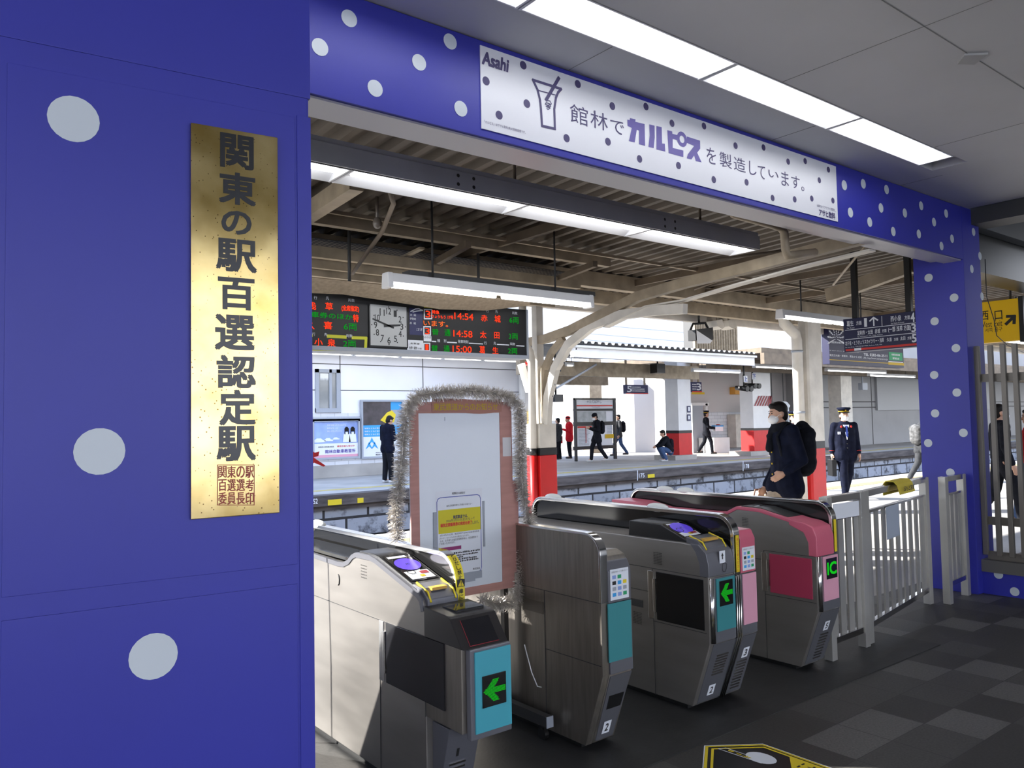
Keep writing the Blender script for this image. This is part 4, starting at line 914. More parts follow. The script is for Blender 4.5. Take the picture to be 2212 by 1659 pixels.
for nm_, a_, c_, m_, lab in (('yellow_cloth', .62, .98, 'signyellow', 'yellow printed cloth wrapped over the top rail of the stainless fence'),):
    b = MB(); o = V((5.39, 2.90, 0)); d = (V((6.87, 3.16, 0)) - o).normalized(); L = 1.50; sd_ = V((d.y, -d.x, 0))
    prof = [(.075, -.05), (.055, .02), (.03, .045), (-.03, .045), (-.05, .02), (-.05, -.06)]
    b.prism([o + d * L * .40 + sd_ * u + V((0, 0, zf + w)) for u, w in prof] + [o + d * L * .40 + sd_ * (u * .93) + V((0, 0, zf + w - .004)) for u, w in prof[::-1]], d * .38)
    yc = thing(b, nm_, mat('yellow_cloth', (.60, .47, .03), .6), lab, 'cloth')
    f_ = FR(o + d * L * .40 + sd_ * .072 + V((0, 0, zf - .05)), d, V((-d.y * -.2, 0, 1))); b = MB(); f_.text(b, '足もと注意', .06, .018, .33, .055, .02, .012); b.build('cloth_lettering', 'print', yc)
for (f, z0, z1, w, lab) in ((.38, .66, .90, .30, 'pale blue notice sheet hung on the middle fence gate'), ):
    b = MB(); o = V((5.39, 2.90, 0)) + d * L * f; b.bar(o + sd_ * .022 + V((0, 0, z0)), o + sd_ * .022 + V((0, 0, z1)), .004, w, up=tuple(d)); thing(b, 'fence_notice', mat('pale_blue_film', (.42, .48, .58), .3), lab, 'notice')
b = MB(); b.bar(V((5.05, 2.835, .90)), V((5.05, 2.835, 1.0)), .004, .32, up=(1, 0, 0)); thing(b, 'fence_notice', 'paper', 'white paper notice on the first fence panel beside the pink gate', 'notice')

# ================================================================== DEPARTURE BOARD AND CLOCK
DY = 6.2; DF = YF(DY); c8 = crop(660, 580, 4.254)
db = empty('departure_board', DF.p(*DF.uv(1010, 700), .1), label='black LED departure board with red and green lettering left and right of the clock', cat='departure board')
a0 = DF.uv(600, 640)[0]; a1 = DF.uv(1137, 682)[0]; zt_ = DF.uv(1137, 682)[1] + .06; zb_ = DF.uv(1137, 768)[1]
b = MB(); b.box(a0, a1, DY, DY + .28, zb_, zt_); b.build('case', mat('board_case', G(.007), .5), db, bev=.008)
b = MB(); b.box(a0 - .01, a1 + .015, DY - .012, DY + .29, zb_ - .035, zb_); b.box(a1 - .006, a1 + .014, DY - .01, DY + .28, zb_, zt_); b.build('edge_frame', 'greyp', db)
wt, rd, gn, og = MB(), MB(), MB(), MB()
def T(mb, s, x0, y0, x1, y1, bold=.0, d=.003): DF.ptext(mb, s, *c8(x0, y0), *c8(x1, y1), bold, d)
for a in (('行', 75, 250, 105, 285), ('先', 185, 255, 215, 290), ('両数', 390, 275, 450, 310), ('行', 60, 588, 88, 620), ('先', 170, 592, 200, 622), ('両数', 372, 603, 430, 635), ('種', 1225, 345, 1250, 375), ('別', 1283, 348, 1308, 376), ('発車時刻', 1412, 360, 1510, 390), ('行', 1656, 376, 1682, 405), ('先', 1742, 382, 1765, 410), ('両数', 1897, 395, 1945, 425),
          ('種', 1208, 648, 1235, 678), ('別', 1268, 650, 1292, 680), ('発車時刻', 1398, 655, 1494, 690), ('行', 1638, 670, 1664, 700), ('先', 1727, 672, 1750, 702), ('両数', 1877, 680, 1925, 708), ('太  田', 958, 415, 1012, 440), ('伊勢崎', 958, 450, 1012, 475), ('赤  城', 955, 490, 1012, 515), ('こなつぎ', 1018, 545, 1072, 575)): T(wt, *a, .004)
for (x0, y0, x1, y1) in ((1300, 672, 1390, 688), (1500, 682, 1630, 698), (1758, 693, 1870, 708), (1935, 705, 2010, 718), (1160, 664, 1200, 678)): DF.prect(wt, *c8(x0, y0), *c8(x1, y1), .002)
for q in ((1090, 378, 1158, 462), (1086, 535, 1146, 612), (1086, 688, 1140, 757)):
    x0, y0, x1, y1 = q; DF.pline(wt, [c8(x0, y0), c8(x1, y0), c8(x1, y1), c8(x0, y1)], .012, .0028, closed=True)
DF.pline(wt, [c8(965, 395), c8(1010, 372), c8(1040, 370), c8(1075, 385), c8(1020, 392), c8(985, 400)], .01, .003)
wt.build('white_captions', 'paper', db)
for a in (('浅', 20, 305, 95, 382), ('草', 180, 312, 250, 385), ('久', 18, 482, 80, 560), ('喜', 166, 486, 245, 560), ('小', 80, 642, 156, 715), ('泉', 200, 647, 274, 722), ('3', 1102, 388, 1146, 452), ('14:54', 1366, 404, 1540, 478), ('赤', 1610, 424, 1670, 488), ('城', 1735, 428, 1790, 498), ('3', 1098, 546, 1138, 606), ('14:58', 1357, 565, 1532, 636), ('太', 1602, 574, 1660, 640), ('田', 1732, 584, 1780, 645), ('1', 1100, 698, 1128, 750), ('15:00', 1350, 708, 1525, 775), ('葛', 1596, 712, 1648, 782), ('生', 1716, 722, 1770, 784)): T(rd, *a, .012)
for a in (('(全席指定)', 330, 335, 490, 405), ('特', 436, 422, 486, 492), ('特急', 1160, 382, 1228, 420), ('りょうもう', 1160, 425, 1285, 462), ('17号', 1305, 432, 1356, 468)): T(rd, *a, .02)
rd.build('red_led_lettering', 'led_r', db)
for a in (('車券のほか', 50, 395, 430, 475), ('6両', 350, 502, 470, 572), ('2両', 345, 660, 462, 726), ('6両', 1872, 445, 1958, 508), ('普', 1160, 552, 1222, 612), ('通', 1275, 558, 1330, 622), ('3両', 1866, 594, 1950, 655), ('普', 1155, 702, 1215, 762), ('通', 1268, 706, 1322, 766), ('2両', 1858, 730, 1945, 788)): T(gn, *a, .008)
gn.build('green_led_lettering', 'led_gd', db)
T(og, 'います。', 1082, 474, 1308, 540, .008); og.build('orange_led_lettering', 'led_o', db)
b = MB()
DF.pline(b, [c8(205, 622), c8(366, 630)], .028, .002); DF.pline(b, [c8(432, 636), c8(555, 640), c8(550, 748), c8(-120, 736), c8(-120, 612), c8(55, 614)], .026, .002)
DF.prect(b, *c8(1086, 333), *c8(1190, 368), .004); b.build('yellow_frame', mat('lime_yellow', (.62, .62, .02), .5), db)
b = MB(); DF.prect(b, *c8(952, 362), *c8(1078, 615), .0015); b.build('navy_panel', 'navy', db)
b = MB(); DF.prect(b, *c8(932, 655), *c8(1082, 772), .002); DF.prect(b, *c8(1084, 618), *c8(1156, 672), .0022); lp = b.build('white_panel', 'paper', db)
b = MB(); T(b, '佐 野 線', 962, 680, 1045, 700, .01, .004); T(b, '佐野・葛生', 950, 715, 1025, 745, .01, .004); T(b, '方面', 1032, 728, 1065, 745, 0, .004); T(b, 'のりば', 1090, 625, 1150, 645, .01, .004); b.build('black_captions', 'print', lp)
for x in (3.2, 4.6):
    b = MB(); b.tube([(x, DY + .14, zt_), (x, DY + .14, 3.42)], .015, 6); b.build('hanger', 'darkgrey', db)
ck = empty('station_clock', DF.p(*DF.uv(838, 705), .02), label='square white station clock set between the two halves of the departure board', cat='clock')
cp = lambda x, y: DF.uv(*c8(x, y))
(ca0, cb1), (ca1, cb0) = cp(582, 322), cp(930, 728); b = MB(); DF.slab(b, ca0, cb0, ca1, cb1, .001, .012); b.build('face', mat('clock_face', (.50, .51, .50), .45), ck, bev=.003)
b = MB(); DF.line(b, [(ca0, cb0), (ca1, cb0), (ca1, cb1), (ca0, cb1)], .012, .013, closed=True); b.build('frame', 'black', ck)
cc = ((ca0 + ca1) / 2, (cb0 + cb1) / 2); hw, hh = (ca1 - ca0) / 2, (cb1 - cb0) / 2
b = MB()
for h_ in range(1, 13):
    an = math.radians(90 - 30 * h_); x, z = cc[0] + .70 * hw * math.cos(an), cc[1] + .70 * hh * math.sin(an); w = .030 if h_ < 10 else .048
    DF.text(b, str(h_), x - w / 2, z - .028, x + w / 2, z + .028, .008, .0135); DF.dot(b, cc[0] + .9 * hw * math.cos(an), cc[1] + .9 * hh * math.sin(an), .006, .0135, n=8)
b.build('numerals', 'print', ck)
def hand(nm_, deg, l, w):
    an = math.radians(90 - deg); b = MB(); u = V((math.cos(an), 0, math.sin(an))); s_ = V((-u.z, 0, u.x)); o = DF.p(cc[0], cc[1], .016)
    b.prism([o - u * .05 - s_ * w * .7, o + u * l - s_ * w * .45, o + u * l + s_ * w * .45, o - u * .05 + s_ * w * .7], (0, -.004, 0)); b.build(nm_, 'print', ck)
hand('minute_hand', 288, .17, .011); hand('hour_hand', 84, .115, .016)
# hanging twin-tube light in front of the board
def batten(x0, x1, y, z, n, label, m='tube', group='hanging batten lights', s=1.0, rodz=3.44, ax=0):
    t = empty('batten_light', ((x0 + x1) / 2, y, z), label=label, cat='light', group=group)
    sw = (lambda p: p) if ax == 0 else (lambda p: (p[1], p[0], p[2]))
    b = MB(); b.prism([sw((x0 + .01, y - .06 * s, z)), sw((x0 + .01, y + .06 * s, z)), sw((x0 + .01, y + .045 * s, z + .075 * s)), sw((x0 + .01, y - .045 * s, z + .075 * s))], sw((x1 - x0 - .02, 0, 0))); b.build('housing', 'white', t, bev=.006)
    L = (x1 - x0) / n
    for i in range(n):
        b = MB(); b.tube([sw((x0 + L * i + .05, y, z - .018 * s)), sw((x0 + L * (i + 1) - .03, y, z - .018 * s))], .022 * s, 10); b.build('tube', m, t)
    b = MB()
    for x in (x0, x1 - .05): b.prism([sw((x, y - .062 * s, z - .045 * s)), sw((x, y + .062 * s, z - .045 * s)), sw((x, y + .05 * s, z + .08 * s)), sw((x, y - .05 * s, z + .08 * s))], sw((.05, 0, 0)))
    b.build('end_cap', 'white', t, bev=.01)
    if rodz:
        for f in (.2, .8): b = MB(); x = x0 + (x1 - x0) * f; b.tube([sw((x, y, z + .07)), sw((x, y, rodz))], .01, 6); b.build('hanger', 'darkgrey', t)
    return t
q0, q1 = PZ(824, 612, 2.70), PZ(1284, 655, 2.70)
batten(q0.x, q1.x, (q0.y + q1.y) / 2, 2.70, 2, 'white twin batten light hanging just above the station clock')
b = MB(); b.box(q0.x + .25, q1.x + .1, q0.y - .02, q0.y + .1, 2.785, 2.83); thing(b, 'cable_tray', 'darkgrey', 'dark cable tray running just above the batten light over the clock', 'cable tray')

# ================================================================== NEAR PLATFORM CANOPY
zd = lambda y: 3.50 - (y - 3.2) * .036
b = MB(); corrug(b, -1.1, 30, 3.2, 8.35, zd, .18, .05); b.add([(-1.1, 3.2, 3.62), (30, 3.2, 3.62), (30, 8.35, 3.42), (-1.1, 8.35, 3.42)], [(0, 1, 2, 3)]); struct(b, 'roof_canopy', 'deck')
b = MB(); b.box(-1.1, 30, 8.30, 8.40, 3.15, 3.45); struct(b, 'trim_4', 'whited')
b = MB(); b.box(-.3, 7.55, 3.19, 3.24, 3.25, 3.62); struct(b, 'wall_header', 'tan')
def purlin(x0, y0, z, w, h, xa=-.2, xb=14, m='cream', px_=None):
    p = PZ(x0, y0, z); b = MB(); b.box(xa, xb, p.y - w / 2, p.y + w / 2, z, z + h); return struct(b, 'beam_purlin', m)
purlin(668, 454, 3.28, .03, .03); purlin(668, 482, 3.22, .075, .12, xb=6.1); purlin(668, 555, 3.05, .07, .10, xb=6.1); purlin(668, 567, 3.05, .05, .06, xb=6.1)
purlin(668, 578, 2.98, .05, .08, xb=6.1); purlin(668, 596, 2.93, .06, .10, xb=6.1); purlin(668, 612, 2.90, .05, .08, xb=6.1)
for y, z in ((6.9, 3.18), (7.8, 3.17)):
    b = MB(); b.box(-.2, 30, y - .06, y + .06, z, z + .18); struct(b, 'beam_purlin', 'cream')
for x in (0.6, 2.6, 4.6, 7.4, 8.8, 10.2, 13.4, 15, 17): 
    b = MB(); b.box(x - .02, x + .02, 4.7, 6.9, 3.25, 3.33); struct(b, 'beam_tie', 'tan')
def tie(a, c, z, w=.05, h=.06, m='tan'):
    b = MB(); b.bar(PZ(*a, z), PZ(*c, z), w, h); return struct(b, 'beam_tie', m)
tie((1012, 527), (898, 592), 3.14); tie((1286, 570), (1163, 618), 3.14); tie((640, 478), (770, 392), 3.2, .10, .12, 'cream'); tie((870, 556), (912, 536), 3.17, .05, .02, 'cream')
b = MB()      # perforated panels between purlins
p0, p1 = PZ(668, 515, 3.2).y, PZ(668, 540, 3.2).y
b.box(1.2, 6.0, min(p0, p1), max(p0, p1) + .25, 3.21, 3.215)
struct(b, 'ceiling_panel', brickmat('perforated_panel', (.25, .21, .16, 1), (.23, .19, .145, 1), (.05, .04, .03, 1), .05, .05, axes='xy', msize=.012, offset=0))
def rail_path(X, pts, w=.075, h=.12, m='cream', name='beam_rafter'):
    q = [PX(x, y, X) for x, y in pts]
    b = MB(); b.polybar([V((X - w / 2, p.y, p.z)) for p in q], w, h); struct(b, name, m)
cX = 6.18
rail_path(cX, [(1885, 522), (1750, 556), (1600, 594), (1480, 622), (1380, 651), (1300, 690), (1235, 722), (1180, 741), (1146, 747)], .08, .10)
b = MB(); pp = [PX(x, y, cX) for x, y in [(1885, 548), (1750, 580), (1600, 620), (1480, 655), (1400, 668), (1310, 712)]]; b.polybar([V((cX - .05, p.y, p.z + .02)) for p in pp], .10, .015); struct(b, 'beam_rafter', 'whited')
for X, l in ((12.0, [(2100, 520), (1990, 565), (1850, 602), (1760, 632), (1690, 655), (1640, 676)]), (9.2, [(1975, 588), (1830, 640), (1790, 652)]), (17.5, [(2000, 655), (1900, 672), (1800, 690)])): rail_path(X, l, .10, .16, 'cream')
for (a, c, m_) in (((1640, 575), (1500, 625), 'tan'), ((1878, 520), (1800, 615), 'cream'), ((1330, 590), (1700, 540), 'tan')):
    b = MB(); b.tube([PZ(*a, 3.12), PZ(*c, 3.05)], .012, 6); struct(b, 'beam_brace', m_)
b = MB(); b.tube([PY(1585, 462, 3.5) + V((-.1, 0, .12)), PY(1585, 462, 3.5), PY(1665, 484, 3.5), PY(1688, 492, 3.5), PY(1694, 503, 3.5), PY(1697, 540, 3.5), PY(1700, 552, 3.5), PY(1760, 545, 3.5)], .033, 10); thing(b, 'conduit_pipe', 'cream', 'beige pipe bending downwards behind the header near the end of the grey beam', 'pipe')
b = MB(); b.tube([PZ(838, 400, 3.1), PZ(850, 440, 3.1), PZ(826, 500, 3.05), PZ(790, 550, 3.0), PZ(762, 590, 2.95)], .018, 8); thing(b, 'ceiling_cable', 'tan', 'brown cable sagging across the roof purlins left of the batten light', 'cable')
b = MB(); c = PZ(815, 482, 3.08); b.ell(c, (.035, .035, .045), 12); b.tube([c, c + V((0, 0, .2))], .012, 6); thing(b, 'bare_lamp', mat('smoky_bulb', (.20, .17, .14), .2), 'small round bulb hanging from the roof purlins at upper left', 'lamp')
# sagging bird net over the board
top = [(640, 596), (740, 606), (850, 618), (950, 628), (1050, 640), (1145, 652)]; bot = [(640, 632), (740, 636), (850, 652), (950, 668), (1050, 671), (1145, 660)]
b = MB(); NY = 6.0; vs = []
for i, (t_, o_) in enumerate(zip(top, bot)):
    for k in range(5):
        f = k / 4; P_ = PY(t_[0] + (o_[0] - t_[0]) * f, t_[1] + (o_[1] - t_[1]) * f, NY - .25 * (1 - f)); vs.append(P_)
b.add(vs, [(i * 5 + k, i * 5 + k + 1, i * 5 + k + 6, i * 5 + k + 5) for i in range(5) for k in range(4)], 0, True)
thing(b, 'bird_net', 'net', 'beige bird netting sagging over the top of the departure board', 'netting', kind='stuff')

# ---------------- columns on the near platform
def column(name, x0, x1, Y, pxl, label):
    bl, bt = pxl
    zt_, zb_ = PY((x0 + x1) / 2, bt, Y).z, PY((x0 + x1) / 2, bl, Y).z
    xa, xb = PY(x0, bt, Y).x, PY(x1, bt, Y).x
    return xa, xb, zt_, zb_
col = empty('canopy_column', (6.2, 7.3, 0), label='rail-built canopy column with red base between whiteboard and platform, arms fanning out', cat='column')
Y1 = 7.2; xa, xb = PY(1167, 968, Y1).x, PY(1203, 968, Y1).x; zt1 = PY(1180, 968, Y1).z; zk = PY(1180, 983, Y1).z; zbx = PY(1180, 915, Y1).z; pxa = PY(1154, 968, Y1).x; D = .26
b = MB(); b.box(xa, xb, Y1, Y1 + D, 0, zk); b.build('red_base', 'red', col, bev=.012)
b = MB(); b.box(xa - .002, xb + .002, Y1 - .002, Y1 + D, zk, zt1); b.build('black_band', 'black', col)
b = MB(); b.box(xa, xb, Y1, Y1 + D, zt1, zbx); b.build('box_sleeve', 'whited', col, bev=.012)
pc = (pxa + xa) / 2 + .005; r = (xa - pxa) / 2
b = MB(); b.tube([(pc, Y1 + .08, 0), (pc, Y1 + .08, zk)], r, 12, 0); b.tube([(pc, Y1 + .08, zk), (pc, Y1 + .08, zt1)], r * 1.02, 12, 1)
e1, e2 = PY(1163, 760, Y1), PY(1148, 738, Y1)
b.tube([(pc, Y1 + .08, zt1), (pc, Y1 + .08, e1.z - .08), (pc - .02, Y1 + .08, e1.z), (pc - .09, Y1 + .08, e1.z + .09), (pc - .12, Y1 + .08, e1.z + .16), (pc - .12, Y1 + .08, 3.3)], r, 12, 2); b.build('drain_pipe', ['red', 'black', 'whited'], col, label='round downpipe beside the column, red below and white above')
def railarm(t, pts, X, w=.085, h=.11, m='whited'):
    q = [PX(x, y, X) for x, y in pts]; b = MB(); b.polybar([V((X - w / 2, p.y, p.z)) for p in q], w, h); b.build('rail_arm', m, t)
railarm(col, [(1187, 918), (1190, 860), (1205, 800), (1232, 752), (1282, 712), (1345, 690), (1420, 681), (1480, 678)], cX, .07, -.10)
railarm(col, [(1177, 918), (1176, 850), (1180, 800), (1195, 765), (1220, 735)], cX, .06, -.07, 'cream')
q = [V((cX, 7.33, zbx)), V((cX, 7.36, 1.95)), V((cX, 7.45, 2.25)), V((cX, 7.7, 2.6)), V((cX, 8.0, 2.9)), V((cX, 8.3, 3.1))]
b = MB(); b.polybar([p - V((.035, 0, 0)) for p in q], .07, .09); b.build('rail_arm', 'whited', col)
b = MB()
for f in ((1212, 795), (1220, 778), (1232, 762), (1246, 748), (1262, 735), (1200, 825), (1195, 850)): p = PX(f[0] + 4, f[1] + 6, cX); b.disc((cX - .037, p.y, p.z), (0, 1, 0), (0, 0, 1), .012, 8)
b.build('bolt_hole', 'black', col)
b = MB(); b.box(cX - .052, cX + .052, 7.28, 7.37, zbx + .003, 3.4); b.build('post', 'whited', col)
b = MB(); f = YF(7.5)
for pl in ([(1124, 788), (1134, 784), (1151, 846), (1142, 848)],): b.prism([f.p(*f.uv(*p), 0) for p in pl], (0, .06, 0))
thing(b, 'tilted_lamp_box', 'white', 'long white box tilted downwards left of the red-based rail column', 'lamp')
b = MB(); rr = random.Random(5)
for i in range(40):
    x, y = rr.uniform(0, 1), rr.uniform(0, 1); c = PY(1130 + 28 * y + 8 * x, 768 + 62 * y + 4 * x, 7.6); d = V((rr.uniform(-1, 1), rr.uniform(-.3, .3), rr.uniform(-1, 1))).normalized() * .06; w = V((d.z, .2, -d.x)).normalized() * .02
    b.add([c - d, c - w, c + d, c + w], [(0, 1, 2, 3)], i % 3)
thing(b, 'tinsel_bunch', ['maroon', 'redprint', 'whited'], 'bunch of dark red and white foil hanging beside the top of the rail column', 'decoration', kind='stuff')

co2 = empty('canopy_column', (10.9 * 1.125, 7.3, 0), label='white boxed column with red base and downpipe behind the man with the backpack', cat='column')
xa, xb = PY(1752, 953, Y1).x, PY(1784, 953, Y1).x; zt2 = PY(1762, 953, Y1).z; zk2 = PY(1762, 969, Y1).z
cut = lambda x0, x1, y0, y1: [(x0 + .03, y0), (x1 - .03, y0), (x1, y0 + .03), (x1, y1), (x0, y1), (x0, y0 + .03)]
for z0, z1, nm_, m_ in ((0, zk2, 'red_base', 'red'), (zk2, zt2, 'black_band', 'black'), (zt2, 3.4, 'box_sleeve', 'whited')):
    b = MB(); b.prism([(x, y, z0) for x, y in cut(xa, xb, Y1, Y1 + .16)], (0, 0, z1 - z0)); b.build(nm_, m_, co2)
pc = PY(1727, 900, Y1 + .12).x; r = .085
e1, e2 = PY(1729, 720, Y1), PY(1708, 690, Y1)
b = MB(); b.tube([(pc, Y1 + .12, 0), (pc, Y1 + .12, e1.z - .1), (pc - .03, Y1 + .12, e1.z), (e2.x, Y1 + .12, e2.z - .05), (e2.x - .03, Y1 + .12, e2.z + .1), (e2.x - .03, Y1 + .12, 3.4)], r, 14); b.build('drain_pipe', 'whited', co2, label='white downpipe with an elbow under the canopy')
b = MB()
for px_y in (760, 893, 1020): z = PY(1729, px_y, Y1).z; b.tube([(pc, Y1 + .12, z), (pc, Y1 + .12, z + .035)], r + .008, 14)
b.build('pipe_clamp', 'greyp', co2)

# lights and signs hanging over the near platform, right part
q0, q1 = PZ(1683, 681, 2.85), PZ(1845, 705, 2.85)
batten(q0.x, q0.x + 2.5, q0.y, 2.85, 2, 'white twin batten light hanging above the man with the backpack')
gX = 8.7; GF = XF(gX); gs = empty('direction_board', GF.p(*GF.uv(1900, 720)), label='navy hanging direction board listing platforms 1, 4, 3 and 5', cat='sign')
c66 = crop(1600, 620, 3.77)
a0, z1 = GF.uv(1821, 690); a1, z0 = GF.uv(1821, 762); aR = GF.uv(1990, 700)[0] + .15
b = MB(); GF.slab(b, a0, z0, aR, z1, -.14, 0); b.build('panel', mat('navy_panel', (.007, .009, .05), .4), gs, bev=.004)
h = z1 - z0; w = aR - a0
b = MB(); GF.rect(b, a0 + .02, z0 + h * .655, aR, z0 + h * .672, .002); GF.rect(b, a0 + .02, z0 + h * .375, aR, z0 + h * .392, .002); GF.rect(b, a0 + w * .44, z0 + h * .67, a0 + w * .446, z1 - h * .04, .002)
def gt(t_, x0, x1, f0, f1, bo=.008):     # text between two picture columns, rows as fractions of the board height
    ym = (690 + 762) / 2 - (x0 - 832) / 3.77 * .075; a_, c_ = GF.uv(c66(x0, 0)[0], ym)[0], GF.uv(c66(x1, 0)[0], ym - 5)[0]; GF.text(b, t_, a_, z0 + h * f0, c_, z0 + h * f1, bo, .002)
for a in (('葛生', 868, 922, .77, .93), ('方面', 945, 988, .78, .90), ('1', 1012, 1030, .71, .95, .03), ('西小泉', 1226, 1312, .77, .93), ('方面', 1340, 1384, .78, .90), ('4', 1392, 1420, .70, .95, .03), ('足利市・太田', 952, 1076, .475, .61), ('赤城', 1094, 1136, .475, .61), ('方面', 1152, 1188, .485, .58), ('(一部 浅草 方面)', 1204, 1388, .455, .63), ('3', 1394, 1426, .415, .64, .03), ('北千住・とうきょうスカイツリー・浅草', 850, 1165, .205, .33), ('久喜', 1188, 1228, .21, .32), ('方面', 1246, 1280, .215, .30), ('太田', 1298, 1338, .21, .32), ('方面', 1356, 1388, .215, .30), ('5', 1394, 1428, .13, .35, .03),
          ('for Kuzu', 868, 928, .695, .74, 0), ('for Nishi-Koizumi', 1228, 1334, .695, .74, 0), ('for Ashikagashi, Ota, Akagi, Asakusa', 952, 1156, .41, .45, 0), ('for Kita-Senju, TOKYO SKYTREE, Asakusa, Kuki, Ota', 850, 1148, .125, .165, 0)): gt(*a)
ar = GF.uv(c66(1085, 0)[0], 700)[0]; GF.line(b, [(ar, z0 + h * .72), (ar, z0 + h * .93)], .016, .002); GF.line(b, [(ar - .045, z0 + h * .86), (ar, z0 + h * .95), (ar + .045, z0 + h * .86)], .016, .0022)
b.build('white_lettering', 'paper', gs)
b = MB(); GF.rect(b, a0 + .02, z0 + h * .035, aR, z0 + h * .095, .0025); rs = b.build('red_stripe', 'redprint', gs); b = MB(); GF.rect(b, a0 + w * .12, z0 + h * .03, a0 + w * .20, z0 + h * .10, .003); b.build('white_box', 'paper', rs)
for a_ in (a0 + .12, aR - .3): b = MB(); b.box(gX + .04, gX + .09, GF.p(a_, 0).y - .03, GF.p(a_, 0).y + .03, z1 - .02, 3.46); b.build('hanger', 'black', gs)
AF = YF(8.2); ad = empty('advert_sign', AF.p(*AF.uv(1870, 745)), label='navy advertising sign with white fan emblem and yellow lower edge behind the direction board', cat='sign')
a0, z1 = AF.uv(1789, 690); a1, z0 = AF.uv(1953, 795)
b = MB(); AF.slab(b, a0, z0, a1, z1, -.15, 0); b.build('panel', mat('ad_navy', (.007, .007, .045), .35), ad, bev=.006)
b = MB()
cx_, cy_ = 778, 420
for rad, n_, sz in ((20, 5, 7), (38, 7, 9), (58, 9, 11), (80, 9, 14), (102, 9, 16)):
    for i in range(n_):
        an = math.radians(200 - 220 * i / (n_ - 1)); x, y = cx_ + rad * .62 * math.cos(an), cy_ - rad * math.sin(an); ux, uy = math.cos(an), -math.sin(an)
        AF.ppoly(b, [c66(x + ux * sz * .9, y + uy * sz * 1.0), c66(x - uy * sz * .5, y + ux * sz * .5), c66(x - ux * sz * .8, y - uy * sz * .9), c66(x + uy * sz * .5, y - ux * sz * .5)], .002)
for s, x0, y0, x1, y1, bo in (('SEIRANTEI', 738, 440, 852, 466, .01), ('〒327-0501 栃木県佐野市', 722, 512, 960, 536, .01), ('TEL 0283-86-2511', 1000, 538, 1192, 572, .02), ('東武日光線・新栃木、葛生から 送迎', 722, 545, 985, 580, .008), ('URL http://www.seirantei.co.jp', 996, 568, 1196, 600, .005)): AF.ptext(b, s, *c66(x0, y0), *c66(x1, y1), bo, .002)
b.build('white_print', 'paper', ad)
b = MB(); AF.prect(b, *c66(722, 594), *c66(1200, 618), .002); AF.prect(b, *c66(1200, 612), *c66(1330, 640), .002); b.build('yellow_edge', 'signyellow', ad)
b = MB(); AF.prect(b, *c66(1204, 528), *c66(1318, 602), .002); gp = b.build('green_panel', 'greenp', ad); b = MB(); AF.ptext(b, '老舗温泉旅館', *c66(1226, 542), *c66(1296, 562), .02, .004); AF.ptext(b, '駅前店', *c66(1236, 572), *c66(1290, 592), .02, .004); b.build('panel_lettering', 'paper', gp)
b = MB(); AF.prect(b, *c66(1202, 604), *c66(1322, 618), .003); b.build('white_strip', 'paper', ad)
for a in (a0 + .4, a1 - .4): b = MB(); b.box(a - .02, a + .02, 8.21, 8.28, z1 - .02, 3.4); b.build('hanger', 'darkgrey', ad)
# yellow exit sign right of the pillar
EX = 10.4; EF = XF(EX); es = empty('exit_sign', EF.p(*EF.uv(2166, 694)), label='yellow exit sign with black arrow seen right of the dotted entrance pillar', cat='sign')
a0, z1 = EF.uv(2105, 655); a1, z0 = EF.uv(2204, 735)
b = MB(); EF.slab(b, a0, z0, a1, z1, -.1, 0); b.build('panel', mat('amber_sign_face', (.52, .31, 0.0), .4, emit=.25), es, bev=.006)
c7 = crop(1900, 420, 4.878)
b = MB()
EF.ptext(b, '西', *c7(1060, 1235), *c7(1150, 1320), .01, .002); EF.ptext(b, '口', *c7(1212, 1230), *c7(1295, 1315), .01, .002); EF.ptext(b, 'West Exit', *c7(1052, 1345), *c7(1296, 1385), .005, .002); EF.ptext(b, '서쪽 출구', *c7(1110, 1410), *c7(1296, 1440), .005, .002)
EF.pline(b, [c7(1335, 1365), c7(1420, 1285)], .035, .002); EF.pline(b, [c7(1345, 1285), c7(1422, 1282), c7(1418, 1355)], .035, .0022)
b.build('black_lettering', 'print', es)
b = MB(); EF.slab(b, a1, z0 - .02, a1 + .05, z1 + .02, -.11, .01); b.build('side_frame', 'black', es)
b = MB(); b.tube([(EX + .05, EF.p(a1 - .1, 0).y, z1), (EX + .05, EF.p(a1 - .1, 0).y, 3.4)], .015, 6); b.build('hanger', 'darkgrey', es)
batten(13.6, 17.2, 5.0, 2.72, 3, 'batten light seen between the bars right of the entrance pillar', rodz=3.56)

# ================================================================== FAR PLATFORM
b = MB(); b.box(-40, 90, 15.86, 60, -1.2, .06); struct(b, 'wall_platform_side', 'stone')
b = MB(); b.box(-40, 90, 15.72, 16.1, -.12, .10); b.box(-40, 90, 15.80, 16.1, -.22, -.12); struct(b, 'trim_5', 'coping')
b = MB(); b.box(-40, 90, 16.1, 60, .05, .095); struct(b, 'floor_far_platform', 'concrete')
b = MB(); b.box(-40, 90, 16.9, 17.2, .09, .099); struct(b, 'trim_6', 'tactile')
KF = YF(15.715)
for (x0, y0, x1, y1, lab) in ((708, 1080, 738, 1092, 'larger yellow patch on the far platform edge beside the blue pillar'), (772, 1076, 785, 1086, 'small yellow patch on the far platform edge left of the whiteboard'), (1399, 1025, 1414, 1034, 'yellow patch on the far platform edge under the station name board')):
    b = MB(); a0, z1 = KF.uv(x0, y0); a1, z0 = KF.uv(x1, y1); KF.slab(b, a0, max(z0, -.11), a1, min(z1, .09), 0, .006); thing(b, 'edge_marker', 'yellow', lab, 'marker', 'yellow patches on the far platform edge')
